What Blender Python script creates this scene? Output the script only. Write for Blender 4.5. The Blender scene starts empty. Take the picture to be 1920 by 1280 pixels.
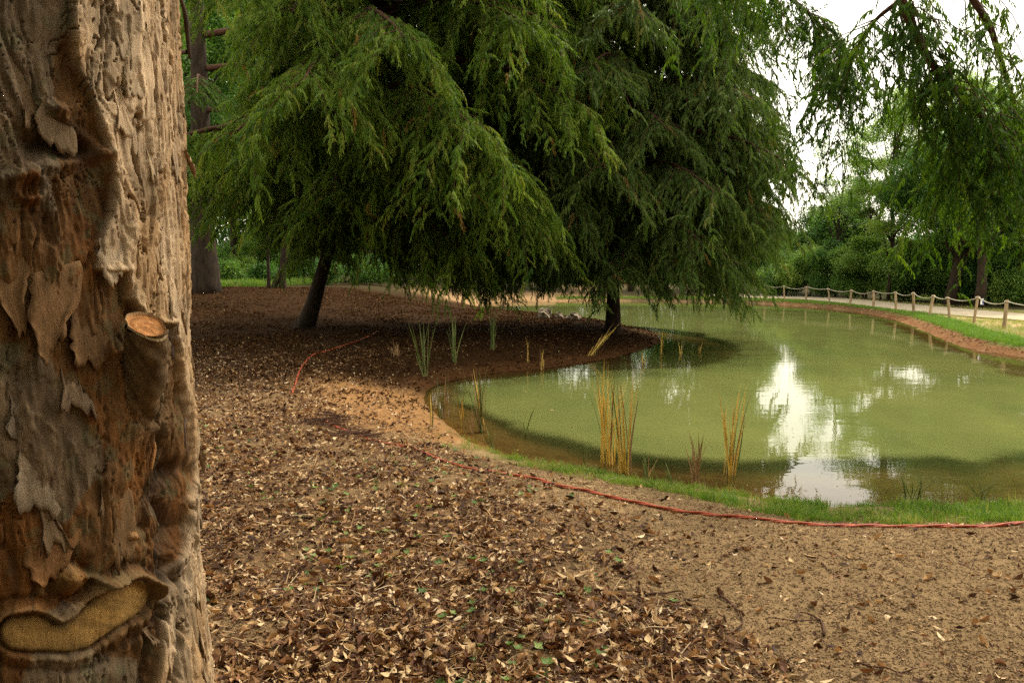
import bpy, math, random
import numpy as np
from mathutils import Vector, Matrix, Euler

# ------------------------------------------------------------------ camera, world, sun, exposure
scene = bpy.context.scene
COL = scene.collection
CAM_Z = 2.0
FOC = 1493.0                       # focal length in pixels of the 1920 px wide photograph
PITCH = math.atan(131.0 / FOC)
cam_d = bpy.data.cameras.new("camera")
cam = bpy.data.objects.new("camera", cam_d)
COL.objects.link(cam)
cam.location = (0, 0, CAM_Z)
cam.rotation_euler = (math.pi / 2 - PITCH, 0, 0)
cam_d.sensor_width = 36.0
cam_d.lens = 36.0 * FOC / 1920.0
cam_d.clip_start = 0.05
cam_d.clip_end = 2000
scene.camera = cam

SUN_AZ = math.radians(47)          # clockwise from +Y (ahead) towards +X (right)
SUN_EL = math.radians(52)
world = bpy.data.worlds.new("World")
scene.world = world
world.use_nodes = True
wn = world.node_tree.nodes
wl = world.node_tree.links
bg = wn["Background"]
sky = wn.new("ShaderNodeTexSky")
sky.sky_type = 'NISHITA'
sky.sun_disc = False
sky.sun_elevation = SUN_EL
sky.sun_rotation = SUN_AZ
sky.dust_density = 4.0
sky.air_density = 1.0
veil = wn.new("ShaderNodeMix")
veil.data_type = 'RGBA'
veil.inputs[0].default_value = 0.72
wl.new(sky.outputs[0], veil.inputs[6])
veil.inputs[7].default_value = (15.6, 14.4, 11.8, 1)     # white summer haze over the blue
wl.new(veil.outputs[2], bg.inputs[0])
bg.inputs[1].default_value = 0.13

sun_d = bpy.data.lights.new("sun", 'SUN')
sun_d.energy = 2.6
sun_d.angle = math.radians(5.0)
sun_d.color = (1.0, 0.90, 0.70)
sun = bpy.data.objects.new("sun", sun_d)
COL.objects.link(sun)
sv = Vector((math.sin(SUN_AZ) * math.cos(SUN_EL), math.cos(SUN_AZ) * math.cos(SUN_EL), math.sin(SUN_EL)))
sun.rotation_euler = sv.to_track_quat('Z', 'Y').to_euler()

scene.view_settings.view_transform = 'Standard'
scene.view_settings.look = 'None'
scene.view_settings.exposure = 0.75
scene.view_settings.gamma = 1
scene.view_settings.use_curve_mapping = False
scene.cycles.use_denoising = False
scene.cycles.use_adaptive_sampling = False
scene.cycles.max_bounces = 7
scene.cycles.diffuse_bounces = 3
scene.cycles.glossy_bounces = 3
scene.cycles.transmission_bounces = 4
scene.cycles.transparent_max_bounces = 6
scene.cycles.sample_clamp_indirect = 4.0
scene.cycles.caustics_reflective = False
scene.cycles.caustics_refractive = False

# ------------------------------------------------------------------ helpers
R_ = np.random.default_rng(11)
CP, SP = math.cos(PITCH), math.sin(PITCH)


def ray(px, py):
    a = (px - 960.0) / FOC
    b = -(py - 640.0) / FOC
    return np.array([a, CP + b * SP, -SP + b * CP])


def at_z(px, py, z=0.0):
    r = ray(px, py)
    t = (z - CAM_Z) / r[2]
    return np.array([r[0] * t, r[1] * t, z])


def at_d(px, py, d):
    r = ray(px, py)
    t = d / r[1]
    return np.array([r[0] * t, d, CAM_Z + r[2] * t])


def proj(x, y, z):
    dz = z - CAM_Z
    f = y * CP - dz * SP
    u = y * SP + dz * CP
    f = np.where(np.abs(f) < 1e-4, 1e-4, f)
    return 960 + FOC * x / f, 640 - FOC * u / f


def sm(a, b, x):
    t = np.clip((x - a) / (b - a), 0, 1)
    return t * t * (3 - 2 * t)


def _hash(ix, iy, seed):
    h = (ix.astype(np.int64) * 374761393 + iy.astype(np.int64) * 668265263 + seed * 1442695041) & 0xFFFFFFFF
    h = ((h ^ (h >> 13)) * 1274126177) & 0xFFFFFFFF
    h = h ^ (h >> 16)
    return (h & 0xFFFFFF) / float(0xFFFFFF)


def vn(x, y, seed=0):
    x = np.asarray(x, float); y = np.asarray(y, float)
    ix = np.floor(x); iy = np.floor(y)
    fx = x - ix; fy = y - iy
    ux = fx ** 3 * (fx * (fx * 6 - 15) + 10)
    uy = fy ** 3 * (fy * (fy * 6 - 15) + 10)
    a = _hash(ix, iy, seed); b = _hash(ix + 1, iy, seed)
    c = _hash(ix, iy + 1, seed); d = _hash(ix + 1, iy + 1, seed)
    return (a * (1 - ux) + b * ux) * (1 - uy) + (c * (1 - ux) + d * ux) * uy


def fbm(x, y, seed=0, octv=4, gain=0.5):
    s = 0; amp = 1; tot = 0
    for o in range(octv):
        s = s + amp * vn(x * 2 ** o + 17.3 * o, y * 2 ** o - 9.1 * o, seed + o)
        tot += amp
        amp *= gain
    return s / tot


def polydist(x, y, poly, closed=True):
    """distance to a polygon outline (negative inside when closed)"""
    x = np.asarray(x, float); y = np.asarray(y, float)
    d = np.full(x.shape, 1e18)
    ins = np.zeros(x.shape, bool)
    n = len(poly)
    for i in range(n if closed else n - 1):
        x0, y0 = poly[i]; x1, y1 = poly[(i + 1) % n]
        ex, ey = x1 - x0, y1 - y0
        t = np.clip(((x - x0) * ex + (y - y0) * ey) / (ex * ex + ey * ey + 1e-12), 0, 1)
        d = np.minimum(d, (x - x0 - t * ex) ** 2 + (y - y0 - t * ey) ** 2)
        if closed:
            c = (y0 > y) != (y1 > y)
            xi = x0 + (y - y0) * ex / (ey if abs(ey) > 1e-12 else 1e-12)
            ins ^= c & (x < xi)
    d = np.sqrt(d)
    return np.where(ins, -d, d) if closed else d


def smooth_poly(pts, n=4, closed=True):
    pts = [np.array(p, float) for p in pts]
    out = []
    m = len(pts)
    for i in range(m if closed else m - 1):
        p0 = pts[(i - 1) % m] if closed or i > 0 else pts[0]
        p1 = pts[i]; p2 = pts[(i + 1) % m]
        p3 = pts[(i + 2) % m] if closed or i + 2 < m else pts[-1]
        for k in range(n):
            t = k / n
            out.append(0.5 * ((2 * p1) + (-p0 + p2) * t + (2 * p0 - 5 * p1 + 4 * p2 - p3) * t * t + (-p0 + 3 * p1 - 3 * p2 + p3) * t ** 3))
    if not closed:
        out.append(pts[-1])
    return out


def mesh_np(name, V, F, mat=None, smooth=False, cols=None):
    me = bpy.data.meshes.new(name)
    V = np.asarray(V, float)
    if isinstance(F, np.ndarray):
        k = F.shape[1]
        me.vertices.add(len(V)); me.vertices.foreach_set('co', V.ravel())
        me.loops.add(F.size); me.loops.foreach_set('vertex_index', F.ravel().astype(np.int32))
        me.polygons.add(len(F))
        me.polygons.foreach_set('loop_start', np.arange(0, F.size, k, dtype=np.int32))
        me.polygons.foreach_set('loop_total', np.full(len(F), k, dtype=np.int32))
        me.update(calc_edges=True)
    else:
        me.from_pydata([tuple(v) for v in V], [], F)
    if smooth:
        me.polygons.foreach_set('use_smooth', np.ones(len(me.polygons), bool))
    if cols is not None:
        ca = me.color_attributes.new('Col', 'FLOAT_COLOR', 'POINT')
        c4 = np.ones((len(V), 4)); c4[:, :3] = cols
        ca.data.foreach_set('color', c4.ravel())
    if mat:
        me.materials.append(mat)
    me.update()
    return me


def link(name, me, parent=None, loc=None, label=None, cat=None, group=None, kind=None):
    o = bpy.data.objects.new(name, me)
    COL.objects.link(o)
    if parent is not None:
        o.parent = parent
    if loc is not None:
        o.location = loc
    if label: o['label'] = label
    if cat: o['category'] = cat
    if group: o['group'] = group
    if kind: o['kind'] = kind
    return o


def thing(name, label, cat, loc=(0, 0, 0), group=None):
    return link(name, None, None, tuple(float(v) for v in loc), label, cat, group)


class Geo:
    """collects tubes and faces into one mesh"""
    def __init__(self):
        self.v = []; self.f = []; self.n = 0

    def add(self, V, F):
        V = np.asarray(V, float)
        self.v.append(V)
        self.f += [tuple(i + self.n for i in f) for f in F]
        self.n += len(V)

    def tube(self, pts, rads, seg=6, cap=True):
        pts = [np.array(p, float) for p in pts]
        up = np.array([0.13, 0.21, 1.0])
        V = []
        m = len(pts)
        for i in range(m):
            t = pts[min(i + 1, m - 1)] - pts[max(i - 1, 0)]
            t /= (np.linalg.norm(t) + 1e-9)
            a = np.cross(t, up)
            if np.linalg.norm(a) < 0.1:
                a = np.cross(t, np.array([1.0, 0.1, 0.0]))
            a /= np.linalg.norm(a)
            b = np.cross(t, a)
            for k in range(seg):
                w = 2 * math.pi * k / seg
                V.append(pts[i] + rads[i] * (math.cos(w) * a + math.sin(w) * b))
        F = []
        for i in range(m - 1):
            for k in range(seg):
                k2 = (k + 1) % seg
                F.append((i * seg + k, i * seg + k2, (i + 1) * seg + k2, (i + 1) * seg + k))
        if cap:
            F.append(tuple(range(seg))[::-1]); F.append(tuple((m - 1) * seg + k for k in range(seg)))
        self.add(V, F)

    def mesh(self, name, mat, smooth=True):
        return mesh_np(name, np.concatenate(self.v), self.f, mat, smooth)


# ------------------------------------------------------------------ materials
def new_mat(name):
    m = bpy.data.materials.new(name); m.use_nodes = True
    nt = m.node_tree
    return m, nt.nodes, nt.links, nt.nodes['Principled BSDF']


def ramp(N, stops):
    r = N.new('ShaderNodeValToRGB')
    e = r.color_ramp.elements
    while len(e) < len(stops):
        e.new(0.5)
    for i, (p, c) in enumerate(stops):
        e[i].position = p; e[i].color = (c[0], c[1], c[2], 1)
    return r


def mix_rgb(N, L, a, b, fac, mode='MIX'):
    m = N.new('ShaderNodeMix'); m.data_type = 'RGBA'; m.blend_type = mode
    for s, v in ((0, fac), (6, a), (7, b)):
        if isinstance(v, bpy.types.NodeSocket): L.new(v, m.inputs[s])
        elif isinstance(v, (tuple, list)): m.inputs[s].default_value = (v[0], v[1], v[2], 1)
        else: m.inputs[s].default_value = v
    return m.outputs[2]


def noise(N, L, scale, detail=5, rough=0.6, vec=None):
    n = N.new('ShaderNodeTexNoise'); n.inputs['Scale'].default_value = scale
    n.inputs['Detail'].default_value = detail; n.inputs['Roughness'].default_value = rough
    if vec is not None: L.new(vec, n.inputs['Vector'])
    return n.outputs[0]


def obj_vec(N, L, scale=(1, 1, 1)):
    t = N.new('ShaderNodeTexCoord'); mp = N.new('ShaderNodeMapping')
    mp.inputs['Scale'].default_value = scale
    L.new(t.outputs['Object'], mp.inputs[0])
    return mp.outputs[0]


def add_bump(N, L, p, h, strength, dist):
    b = N.new('ShaderNodeBump'); b.inputs['Strength'].default_value = strength
    b.inputs['Distance'].default_value = dist
    L.new(h, b.inputs['Height']); L.new(b.outputs[0], p.inputs['Normal'])


def mat_attr(name, rough, nscale, amount, bump_scale, bump_dist, vec_scale=(1, 1, 1), spec=0.2):
    m, N, L, p = new_mat(name)
    a = N.new('ShaderNodeAttribute'); a.attribute_name = 'Col'
    v = obj_vec(N, L, vec_scale)
    n1 = noise(N, L, nscale, 7, 0.68, v)
    r = ramp(N, [(0.25, (1 - amount,) * 3), (0.75, (1 + amount,) * 3)])
    L.new(n1, r.inputs[0])
    c = mix_rgb(N, L, a.outputs['Color'], r.outputs[0], 1.0, 'MULTIPLY')
    L.new(c, p.inputs['Base Color'])
    p.inputs['Roughness'].default_value = rough
    p.inputs['Specular IOR Level'].default_value = spec
    add_bump(N, L, p, noise(N, L, bump_scale, 6, 0.75, v), 1.0, bump_dist)
    return m


def mat_noise(name, stops, scale=6, rough=0.9, bump_scale=30, bump_dist=0.01, vec_scale=(1, 1, 1), spec=0.2, detail=6):
    m, N, L, p = new_mat(name)
    v = obj_vec(N, L, vec_scale)
    r = ramp(N, stops)
    L.new(noise(N, L, scale, detail, 0.65, v), r.inputs[0])
    L.new(r.outputs[0], p.inputs['Base Color'])
    p.inputs['Roughness'].default_value = rough
    p.inputs['Specular IOR Level'].default_value = spec
    add_bump(N, L, p, noise(N, L, bump_scale, 5, 0.7, v), 0.7, bump_dist)
    return m


def mat_leaf(name, stops, trans=0.35, rough=0.45, spec=0.35, source='tone', trans_tint=(1.25, 1.35, 0.6)):
    """foliage: colour by a per-instance tone (or a per-instance random number)"""
    m, N, L, p = new_mat(name)
    r = ramp(N, stops)
    if source == 'tone':
        a = N.new('ShaderNodeAttribute'); a.attribute_type = 'INSTANCER'; a.attribute_name = 'tone'
        L.new(a.outputs['Fac'], r.inputs[0])
    else:
        a = N.new('ShaderNodeObjectInfo')
        L.new(a.outputs['Random'], r.inputs[0])
    L.new(r.outputs[0], p.inputs['Base Color'])
    p.inputs['Roughness'].default_value = rough
    p.inputs['Specular IOR Level'].default_value = spec
    tr = N.new('ShaderNodeBsdfTranslucent')
    L.new(mix_rgb(N, L, r.outputs[0], trans_tint, 1.0, 'MULTIPLY'), tr.inputs[0])
    ms = N.new('ShaderNodeMixShader'); ms.inputs[0].default_value = trans
    out = N['Material Output'] if 'Material Output' in N else N.get('Material Output')
    L.new(p.outputs[0], ms.inputs[1]); L.new(tr.outputs[0], ms.inputs[2]); L.new(ms.outputs[0], out.inputs[0])
    return m


M = {}
M['ground'] = mat_attr('ground_soil', 1.0, 16, 0.45, 60, 0.02, spec=0.04)
M['trunk_fg'] = mat_attr('peeling_bark', 0.8, 90, 0.34, 120, 0.0028, (1, 1, 0.22), 0.2)
M['bark'] = mat_noise('dark_bark', [(0.3, (0.014, 0.010, 0.007)), (0.7, (0.055, 0.036, 0.022))], 9, 0.95, 30, 0.03, (1, 1, 0.25))
M['twig'] = mat_noise('red_brown_twig', [(0.3, (0.035, 0.016, 0.010)), (0.7, (0.10, 0.045, 0.025))], 12, 0.85, 40, 0.005)
M['conifer'] = mat_leaf('conifer_needles', [(0.0, (0.024, 0.048, 0.006)), (0.35, (0.044, 0.100, 0.009)), (0.7, (0.112, 0.186, 0.014)), (0.92, (0.20, 0.27, 0.035)), (1.0, (0.24, 0.14, 0.03))], 0.45, 0.5, 0.22)
M['conifer_blue'] = mat_leaf('conifer_needles_cool', [(0.0, (0.022, 0.040, 0.009)), (0.5, (0.055, 0.098, 0.014)), (0.9, (0.120, 0.175, 0.034)), (1.0, (0.17, 0.11, 0.03))], 0.42, 0.5, 0.22)
M['broad'] = mat_leaf('broad_leaves', [(0.0, (0.016, 0.050, 0.012)), (0.4, (0.055, 0.135, 0.028)), (0.75, (0.125, 0.22, 0.042)), (1.0, (0.22, 0.31, 0.065))], 0.45, 0.5, 0.3)
M['dead'] = mat_leaf('dead_leaves', [(0.0, (0.035, 0.014, 0.007)), (0.3, (0.085, 0.036, 0.015)), (0.55, (0.19, 0.088, 0.036)), (0.74, (0.36, 0.21, 0.09)), (0.88, (0.52, 0.36, 0.19)), (1.0, (0.64, 0.50, 0.32))], 0.12, 0.7, 0.25, 'random', (1.3, 1.0, 0.6))
M['dead_dark'] = mat_leaf('damp_dead_leaves', [(0.0, (0.018, 0.007, 0.002)), (0.5, (0.050, 0.022, 0.007)), (0.85, (0.115, 0.055, 0.018)), (0.97, (0.20, 0.12, 0.055)), (1.0, (0.36, 0.26, 0.14))], 0.05, 0.9, 0.04, 'random', (1.3, 1.0, 0.6))  # damp litter, with the conifers' shade also put into its colours
M['green_leaf'] = mat_leaf('small_green_leaves', [(0.0, (0.05, 0.11, 0.02)), (0.6, (0.12, 0.20, 0.04)), (1.0, (0.26, 0.34, 0.11))], 0.3, 0.5, 0.3, 'random')
M['grass'] = mat_leaf('grass_blades', [(0.0, (0.06, 0.12, 0.015)), (0.5, (0.14, 0.25, 0.03)), (0.75, (0.24, 0.28, 0.06)), (1.0, (0.36, 0.28, 0.13))], 0.35, 0.55, 0.25)
M['clod'] = mat_noise('soil_crumbs', [(0.3, (0.07, 0.043, 0.022)), (0.7, (0.32, 0.21, 0.11))], 40, 0.95, 80, 0.002)
M['mulch'] = mat_leaf('red_mulch_bits', [(0.0, (0.10, 0.035, 0.015)), (0.5, (0.22, 0.095, 0.040)), (1.0, (0.42, 0.27, 0.15))], 0.0, 0.9, 0.2, 'random')
M['reed_yellow'] = mat_noise('yellow_reed', [(0.3, (0.58, 0.36, 0.05)), (0.7, (0.80, 0.58, 0.15))], 3, 0.6, 60, 0.001, spec=0.3)
M['reed_green'] = mat_noise('green_reed', [(0.3, (0.06, 0.10, 0.02)), (0.7, (0.19, 0.21, 0.05))], 3, 0.6, 60, 0.001, spec=0.3)
M['reed_brown'] = mat_noise('dry_reed', [(0.3, (0.22, 0.12, 0.05)), (0.7, (0.42, 0.27, 0.13))], 3, 0.7, 60, 0.001)
M['rope_orange'] = mat_noise('orange_rope', [(0.3, (0.20, 0.032, 0.012)), (0.7, (0.46, 0.090, 0.032))], 25, 0.55, 120, 0.002, spec=0.35)
M['post'] = mat_noise('weathered_post', [(0.3, (0.17, 0.11, 0.06)), (0.7, (0.42, 0.31, 0.18))], 8, 0.9, 50, 0.004, (1, 1, 0.2))
M['rope'] = mat_noise('pale_rope', [(0.3, (0.30, 0.26, 0.19)), (0.7, (0.50, 0.45, 0.35))], 30, 0.9, 120, 0.004)
M['path'] = mat_noise('pale_gravel', [(0.3, (0.27, 0.22, 0.15)), (0.7, (0.43, 0.37, 0.27))], 3, 0.95, 90, 0.006)
M['rock'] = mat_noise('pond_rock', [(0.35, (0.07, 0.05, 0.035)), (0.65, (0.42, 0.34, 0.25))], 7, 0.9, 14, 0.03)
M['white'] = mat_noise('white_tag', [(0.3, (0.7, 0.7, 0.72)), (0.7, (0.82, 0.82, 0.84))], 5, 0.5, 20, 0.0005)
M['blue'] = mat_noise('blue_print', [(0.3, (0.03, 0.06, 0.2)), (0.7, (0.04, 0.09, 0.27))], 5, 0.5, 20, 0.0005)
M['cutwood'] = mat_noise('cut_wood', [(0.25, (0.36, 0.15, 0.05)), (0.75, (0.62, 0.34, 0.15))], 25, 0.75, 70, 0.003)

# ------------------------------------------------------------------ pond outline and the terrain
def zpts(l, z=0.0):
    return [tuple(at_z(a, b, z)[:2]) for a, b in l]


SHORE = zpts([(1920, 948), (1760, 953), (1600, 954), (1500, 951), (1400, 936), (1300, 919), (1200, 903), (1100, 886), (1020, 872),
              (950, 856), (890, 832), (840, 800), (805, 768), (790, 742), (815, 722), (900, 702), (1000, 692), (1100, 678), (1180, 662), (1228, 646),
              (1238, 636), (1220, 622), (1160, 611), (1080, 601), (1000, 592), (940, 584), (905, 576), (930, 567), (1050, 565), (1200, 565),
              (1350, 567), (1450, 571), (1530, 576), (1590, 582), (1640, 590), (1690, 602), (1750, 627), (1815, 651), (1920, 668)])
SHORE += [(13.6, 17.0), (15.0, 13.5), (13.5, 9.5), (9.5, 7.4), (6.6, 6.9)]
GREEN = zpts([(1920, 852), (1840, 868), (1760, 858), (1680, 866), (1400, 869), (1250, 861), (1100, 841), (1000, 816), (900, 778),
              (852, 748), (862, 722), (950, 706), (1100, 695), (1200, 692), (1300, 684), (1372, 658), (1335, 632), (1240, 617), (1150, 607),
              (1060, 599), (990, 588), (950, 578), (980, 570), (1200, 567), (1450, 574), (1590, 588), (1680, 612), (1750, 645), (1850, 676), (1920, 704)])
GREEN += [(12.6, 15.6), (13.6, 13.2), (12.3, 10.4), (9.2, 8.9), (6.6, 8.5)]
SHORE = [tuple(p) for p in smooth_poly(SHORE, 3)]
GREEN = [tuple(p) for p in smooth_poly(GREEN, 3)]


def ground_z(x, y, detail=True):
    x = np.asarray(x, float); y = np.asarray(y, float)
    wob = 0.10 * (fbm(x * 1.7, y * 1.7, 5, 3) - 0.5) * np.clip(y / 8, 1, 3)
    d = polydist(x, y, SHORE) + wob
    g = polydist(x, y, GREEN) + wob * 2.5
    land = 0.30 * sm(0, 2.0, d) + 0.07 * sm(0.0, 0.25, d) + 0.10 * sm(1.5, 7, d)
    fb = sm(2, 6, x) * sm(13, 16, y) * np.maximum(sm(6.5, 8.5, x), sm(36, 40, y))
    land = land * (1 - fb) + fb * (0.19 * sm(0, 0.5, d) + 0.07 * sm(0.5, 3, d))
    land = land + 0.85 * sm(19, 33, y) * sm(-1.5, -8, x) + 0.35 * sm(55, 75, y)
    bed = -0.15 * sm(0, 1.2, -d) - 1.0 * sm(0.35, 1.6, -g)
    z = np.where(d > 0, land, bed)
    if detail:
        nearw = np.clip(1.6 - y / 30, 0.3, 1)
        z = z + 0.05 * (fbm(x * 0.9, y * 0.9, 21, 3) - 0.5) * sm(0.1, 1.0, d)
        z = z + 0.030 * (fbm(x * 5, y * 5, 31, 4) - 0.5) * sm(0.0, 0.4, np.abs(d)) * nearw
    return z


def axis(lo, hi, c0, fine0, fine1, step, grow):
    a = list(np.arange(fine0, fine1, step))
    s = step; v = a[-1]
    while v < hi:
        s *= grow; v += s; a.append(v)
    s = step; v = a[0]; b = []
    while v > lo:
        s *= grow; v -= s; b.append(v)
    return np.array(b[::-1] + a)


gx = axis(-260, 260, 0, -4.2, 5.2, 0.034, 1.03)
gy = axis(-30, 320, 0, 2.6, 9.5, 0.036, 1.022)
GX, GY = np.meshgrid(gx, gy)
GZ = ground_z(GX, GY)
nx, ny = len(gx), len(gy)
idx = np.arange(nx * ny).reshape(ny, nx)
F = np.stack([idx[:-1, :-1], idx[:-1, 1:], idx[1:, 1:], idx[1:, :-1]], -1).reshape(-1, 4)
V = np.stack([GX, GY, GZ], -1).reshape(-1, 3)


def litter_density(x, y):
    """1 where dead leaves lie thick, 0 on bare soil"""
    u, v = proj(x, y, np.full(np.shape(x), 0.4))
    # boundary from (1000,900) down to (1500,1280): leaves to its left
    b = 980 + (v - 880) * 1.15
    b = np.where(v < 880, 980 - (880 - v) * 2.2, b)
    n = (fbm(x * 1.3, y * 1.3, 44, 4) - 0.5) * 520
    w = sm(190, -190, u - b + n)
    far = sm(9.5, 13, y)
    w = w * (1 - far) + far * 0.85 * sm(6, 0, x)
    w = w * (1 - 0.8 * sm(11, 16, y))
    w = np.where(y < 0.5, 0.7, w)
    return w * (0.35 + 0.65 * sm(0.3, 0.5, fbm(x * 2.3, y * 2.3, 71, 3)))


def ground_colour(x, y, z):
    sh = x.shape
    d = polydist(x, y, SHORE)
    u, v = proj(x, y, z)
    soil = np.array([0.235, 0.158, 0.082]); dark = np.array([0.085, 0.042, 0.018]); orange = np.array([0.27, 0.145, 0.06])
    grassc = np.array([0.085, 0.13, 0.035]); red = np.array([0.16, 0.080, 0.036]); dry = np.array([0.33, 0.26, 0.14])
    mud = np.array([0.17, 0.11, 0.055]); sand = np.array([0.30, 0.19, 0.10])
    def lerp(c, k, w):
        return c * (1 - w[..., None]) + k * w[..., None]
    c = np.broadcast_to(soil, sh + (3,)).copy()
    n = fbm(x * 1.1, y * 1.1, 3, 4)
    c = lerp(c, np.array([0.125, 0.068, 0.032]), 0.85 * litter_density(x, y))
    # damp litter floor, its colour lowered further to paint shade under the conifers
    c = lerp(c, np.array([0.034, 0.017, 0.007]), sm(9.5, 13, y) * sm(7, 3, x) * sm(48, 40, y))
    # orange sandy strip by the left corner of the pond
    st = sm(1.5, 0.5, np.abs(d - 0.75 - 0.5 * (n - 0.5))) * sm(0.3, -0.3, x) * sm(8.2, 9.0, y) * sm(13.5, 12, y)
    c = lerp(c, orange, 0.9 * st)
    pen = sm(0.7, 0.1, np.abs(d - 0.15)) * sm(12.5, 14, y) * sm(30, 26, y)
    c = lerp(c, np.array([0.075, 0.034, 0.013]), 0.8 * pen)
    # grass collar on the near bank
    gr = sm(1.3, 0.95, d + 0.5 * (n - 0.5) + 0.5 * sm(2.0, -0.5, x)) * sm(-0.9, 0.4, x) * sm(9.3, 8.6, y) * (y < 12)
    c = lerp(c, np.array([0.17, 0.14, 0.06]), 0.6 * gr)
    # far right bank: red mulch, then a green strip, then dry grass
    fr = (sm(2, 6, x) * sm(13, 16, y)) * (y < 62) * ((x > 7.5) | (y > 38))
    wd = np.full(sh, 0.42)
    c = lerp(c, dry, fr * sm(1.0, 1.4, d))
    c = lerp(c, grassc * 0.9, fr * 0.5 * (fbm(x * 0.5, y * 0.5, 12, 4) > 0.52))
    c = lerp(c, grassc * 1.15, fr * sm(wd, wd + 0.1, d) * sm(wd + 1.0, wd + 0.8, d))
    c = lerp(c, red, fr * sm(wd + 0.05, wd - 0.05, d))
    # sandy far shore behind the peninsula
    c = lerp(c, sand, sm(38, 46, y) * sm(-9, -5, x) * sm(9, 6, x) * sm(78, 64, y))
    c = lerp(c, np.array([0.075, 0.06, 0.03]), sm(48, 50, y) * sm(6, 9, x) * sm(3, -3, x - 30))
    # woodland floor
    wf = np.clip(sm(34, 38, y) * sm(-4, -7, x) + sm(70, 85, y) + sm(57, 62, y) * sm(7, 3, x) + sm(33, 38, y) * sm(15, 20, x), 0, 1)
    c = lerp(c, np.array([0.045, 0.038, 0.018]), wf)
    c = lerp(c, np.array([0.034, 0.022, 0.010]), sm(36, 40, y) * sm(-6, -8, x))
    c = lerp(c, np.array([0.075, 0.12, 0.028]), sm(36, 39, y) * sm(-10.5, -12.5, x) * sm(-19, -17, x) * sm(56, 50, y) * sm(.35, .55, fbm(x * .8, y * .4, 47, 3)))
    # bed
    c = np.where((d < -0.12)[..., None], mud * (0.7 + 0.6 * n[..., None]), c)
    c = c * (0.78 + 0.44 * fbm(x * 7, y * 7, 8, 3))[..., None]
    return c


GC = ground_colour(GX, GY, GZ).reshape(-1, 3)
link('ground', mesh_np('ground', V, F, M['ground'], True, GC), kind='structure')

# ------------------------------------------------------------------ pond water
wx = axis(-18, 17, 0, -3, 8, 0.10, 1.02)
wy = axis(6, 62, 0, 6.2, 14, 0.10, 1.015)
WX, WY = np.meshgrid(wx, wy)
bedz = ground_z(WX, WY, False)
dd = polydist(WX, WY, SHORE)
idx = np.arange(WX.size).reshape(WX.shape)
F = np.stack([idx[:-1, :-1], idx[:-1, 1:], idx[1:, 1:], idx[1:, :-1]], -1).reshape(-1, 4)
keep = (dd[:-1, :-1] < 1.0).ravel()
V = np.stack([WX, WY, np.zeros_like(WX)], -1).reshape(-1, 3)
dep = np.maximum(-bedz, 0)
gg_ = polydist(WX, WY, GREEN) + 0.28 * (fbm(WX * 1.3, WY * 1.3, 5, 4) - 0.5) * np.clip(WY / 8, 1, 3)
turb = np.clip(np.maximum(sm(-0.12, 0.34, -gg_) * (0.90 + 0.1 * sm(0, 2, -gg_)), 1 - np.exp(-dep * 1.6)), 0, 1).ravel()
F = F[keep]
used = np.unique(F)
remap = np.zeros(len(V), int); remap[used] = np.arange(len(used))
wme = mesh_np('water', V[used], remap[F], None, True)
at = wme.attributes.new('turbidity', 'FLOAT', 'POINT'); at.data.foreach_set('value', turb[used])
m, N, L, p = new_mat('pond_water')
a = N.new('ShaderNodeAttribute'); a.attribute_name = 'turbidity'
tc = N.new('ShaderNodeTexCoord')
mp = N.new('ShaderNodeMapping'); mp.inputs['Scale'].default_value = (0.35, 0.2, 1); L.new(tc.outputs['Object'], mp.inputs[0])
cr = ramp(N, [(0.3, (0.104, 0.126, 0.038)), (0.7, (0.158, 0.170, 0.052))])
L.new(noise(N, L, 1.6, 5, 0.6, mp.outputs[0]), cr.inputs[0])
silt = N.new('ShaderNodeBsdfDiffuse'); L.new(cr.outputs[0], silt.inputs[0])
clear = N.new('ShaderNodeBsdfTransparent'); clear.inputs[0].default_value = (0.78, 0.74, 0.55, 1)
body = N.new('ShaderNodeMixShader'); L.new(a.outputs['Fac'], body.inputs[0]); L.new(clear.outputs[0], body.inputs[1]); L.new(silt.outputs[0], body.inputs[2])
gl = N.new('ShaderNodeBsdfGlossy'); gl.inputs['Roughness'].default_value = 0.012
fr = N.new('ShaderNodeFresnel'); fr.inputs['IOR'].default_value = 1.33
b1 = N.new('ShaderNodeBump'); b1.inputs['Strength'].default_value = 0.5; b1.inputs['Distance'].default_value = 0.004
mp2 = N.new('ShaderNodeMapping'); mp2.inputs['Scale'].default_value = (1.0, 2.2, 1); L.new(tc.outputs['Object'], mp2.inputs[0])
L.new(noise(N, L, 1.4, 3, 0.5, mp2.outputs[0]), b1.inputs['Height'])
L.new(b1.outputs[0], gl.inputs['Normal']); L.new(b1.outputs[0], fr.inputs['Normal'])
top = N.new('ShaderNodeMixShader'); L.new(fr.outputs[0], top.inputs[0]); L.new(body.outputs[0], top.inputs[1]); L.new(gl.outputs[0], top.inputs[2])
L.new(top.outputs[0], N['Material Output'].inputs[0])
wme.materials.append(m)
link('pond_water', wme, kind='structure')

# ------------------------------------------------------------------ gravel path beyond the fence
def strip(name, A, B, mat, lift, n=60):
    A = smooth_poly([np.array([a[0], a[1]]) for a in A], n // len(A), False); B = smooth_poly([np.array([b[0], b[1]]) for b in B], n // len(B), False)
    k = min(len(A), len(B)); V = []; F = []
    w = 7
    for i in range(k):
        for j in range(w):
            q = A[i] * (1 - j / (w - 1)) + B[i] * (j / (w - 1))
            V.append((q[0], q[1], 0))
    V = np.array(V); V[:, 2] = ground_z(V[:, 0], V[:, 1], False) + lift
    for i in range(k - 1):
        for j in range(w - 1):
            F.append((i * w + j, (i + 1) * w + j, (i + 1) * w + j + 1, i * w + j + 1))
    return link(name, mesh_np(name, V, F, mat, True), kind='structure')


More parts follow.
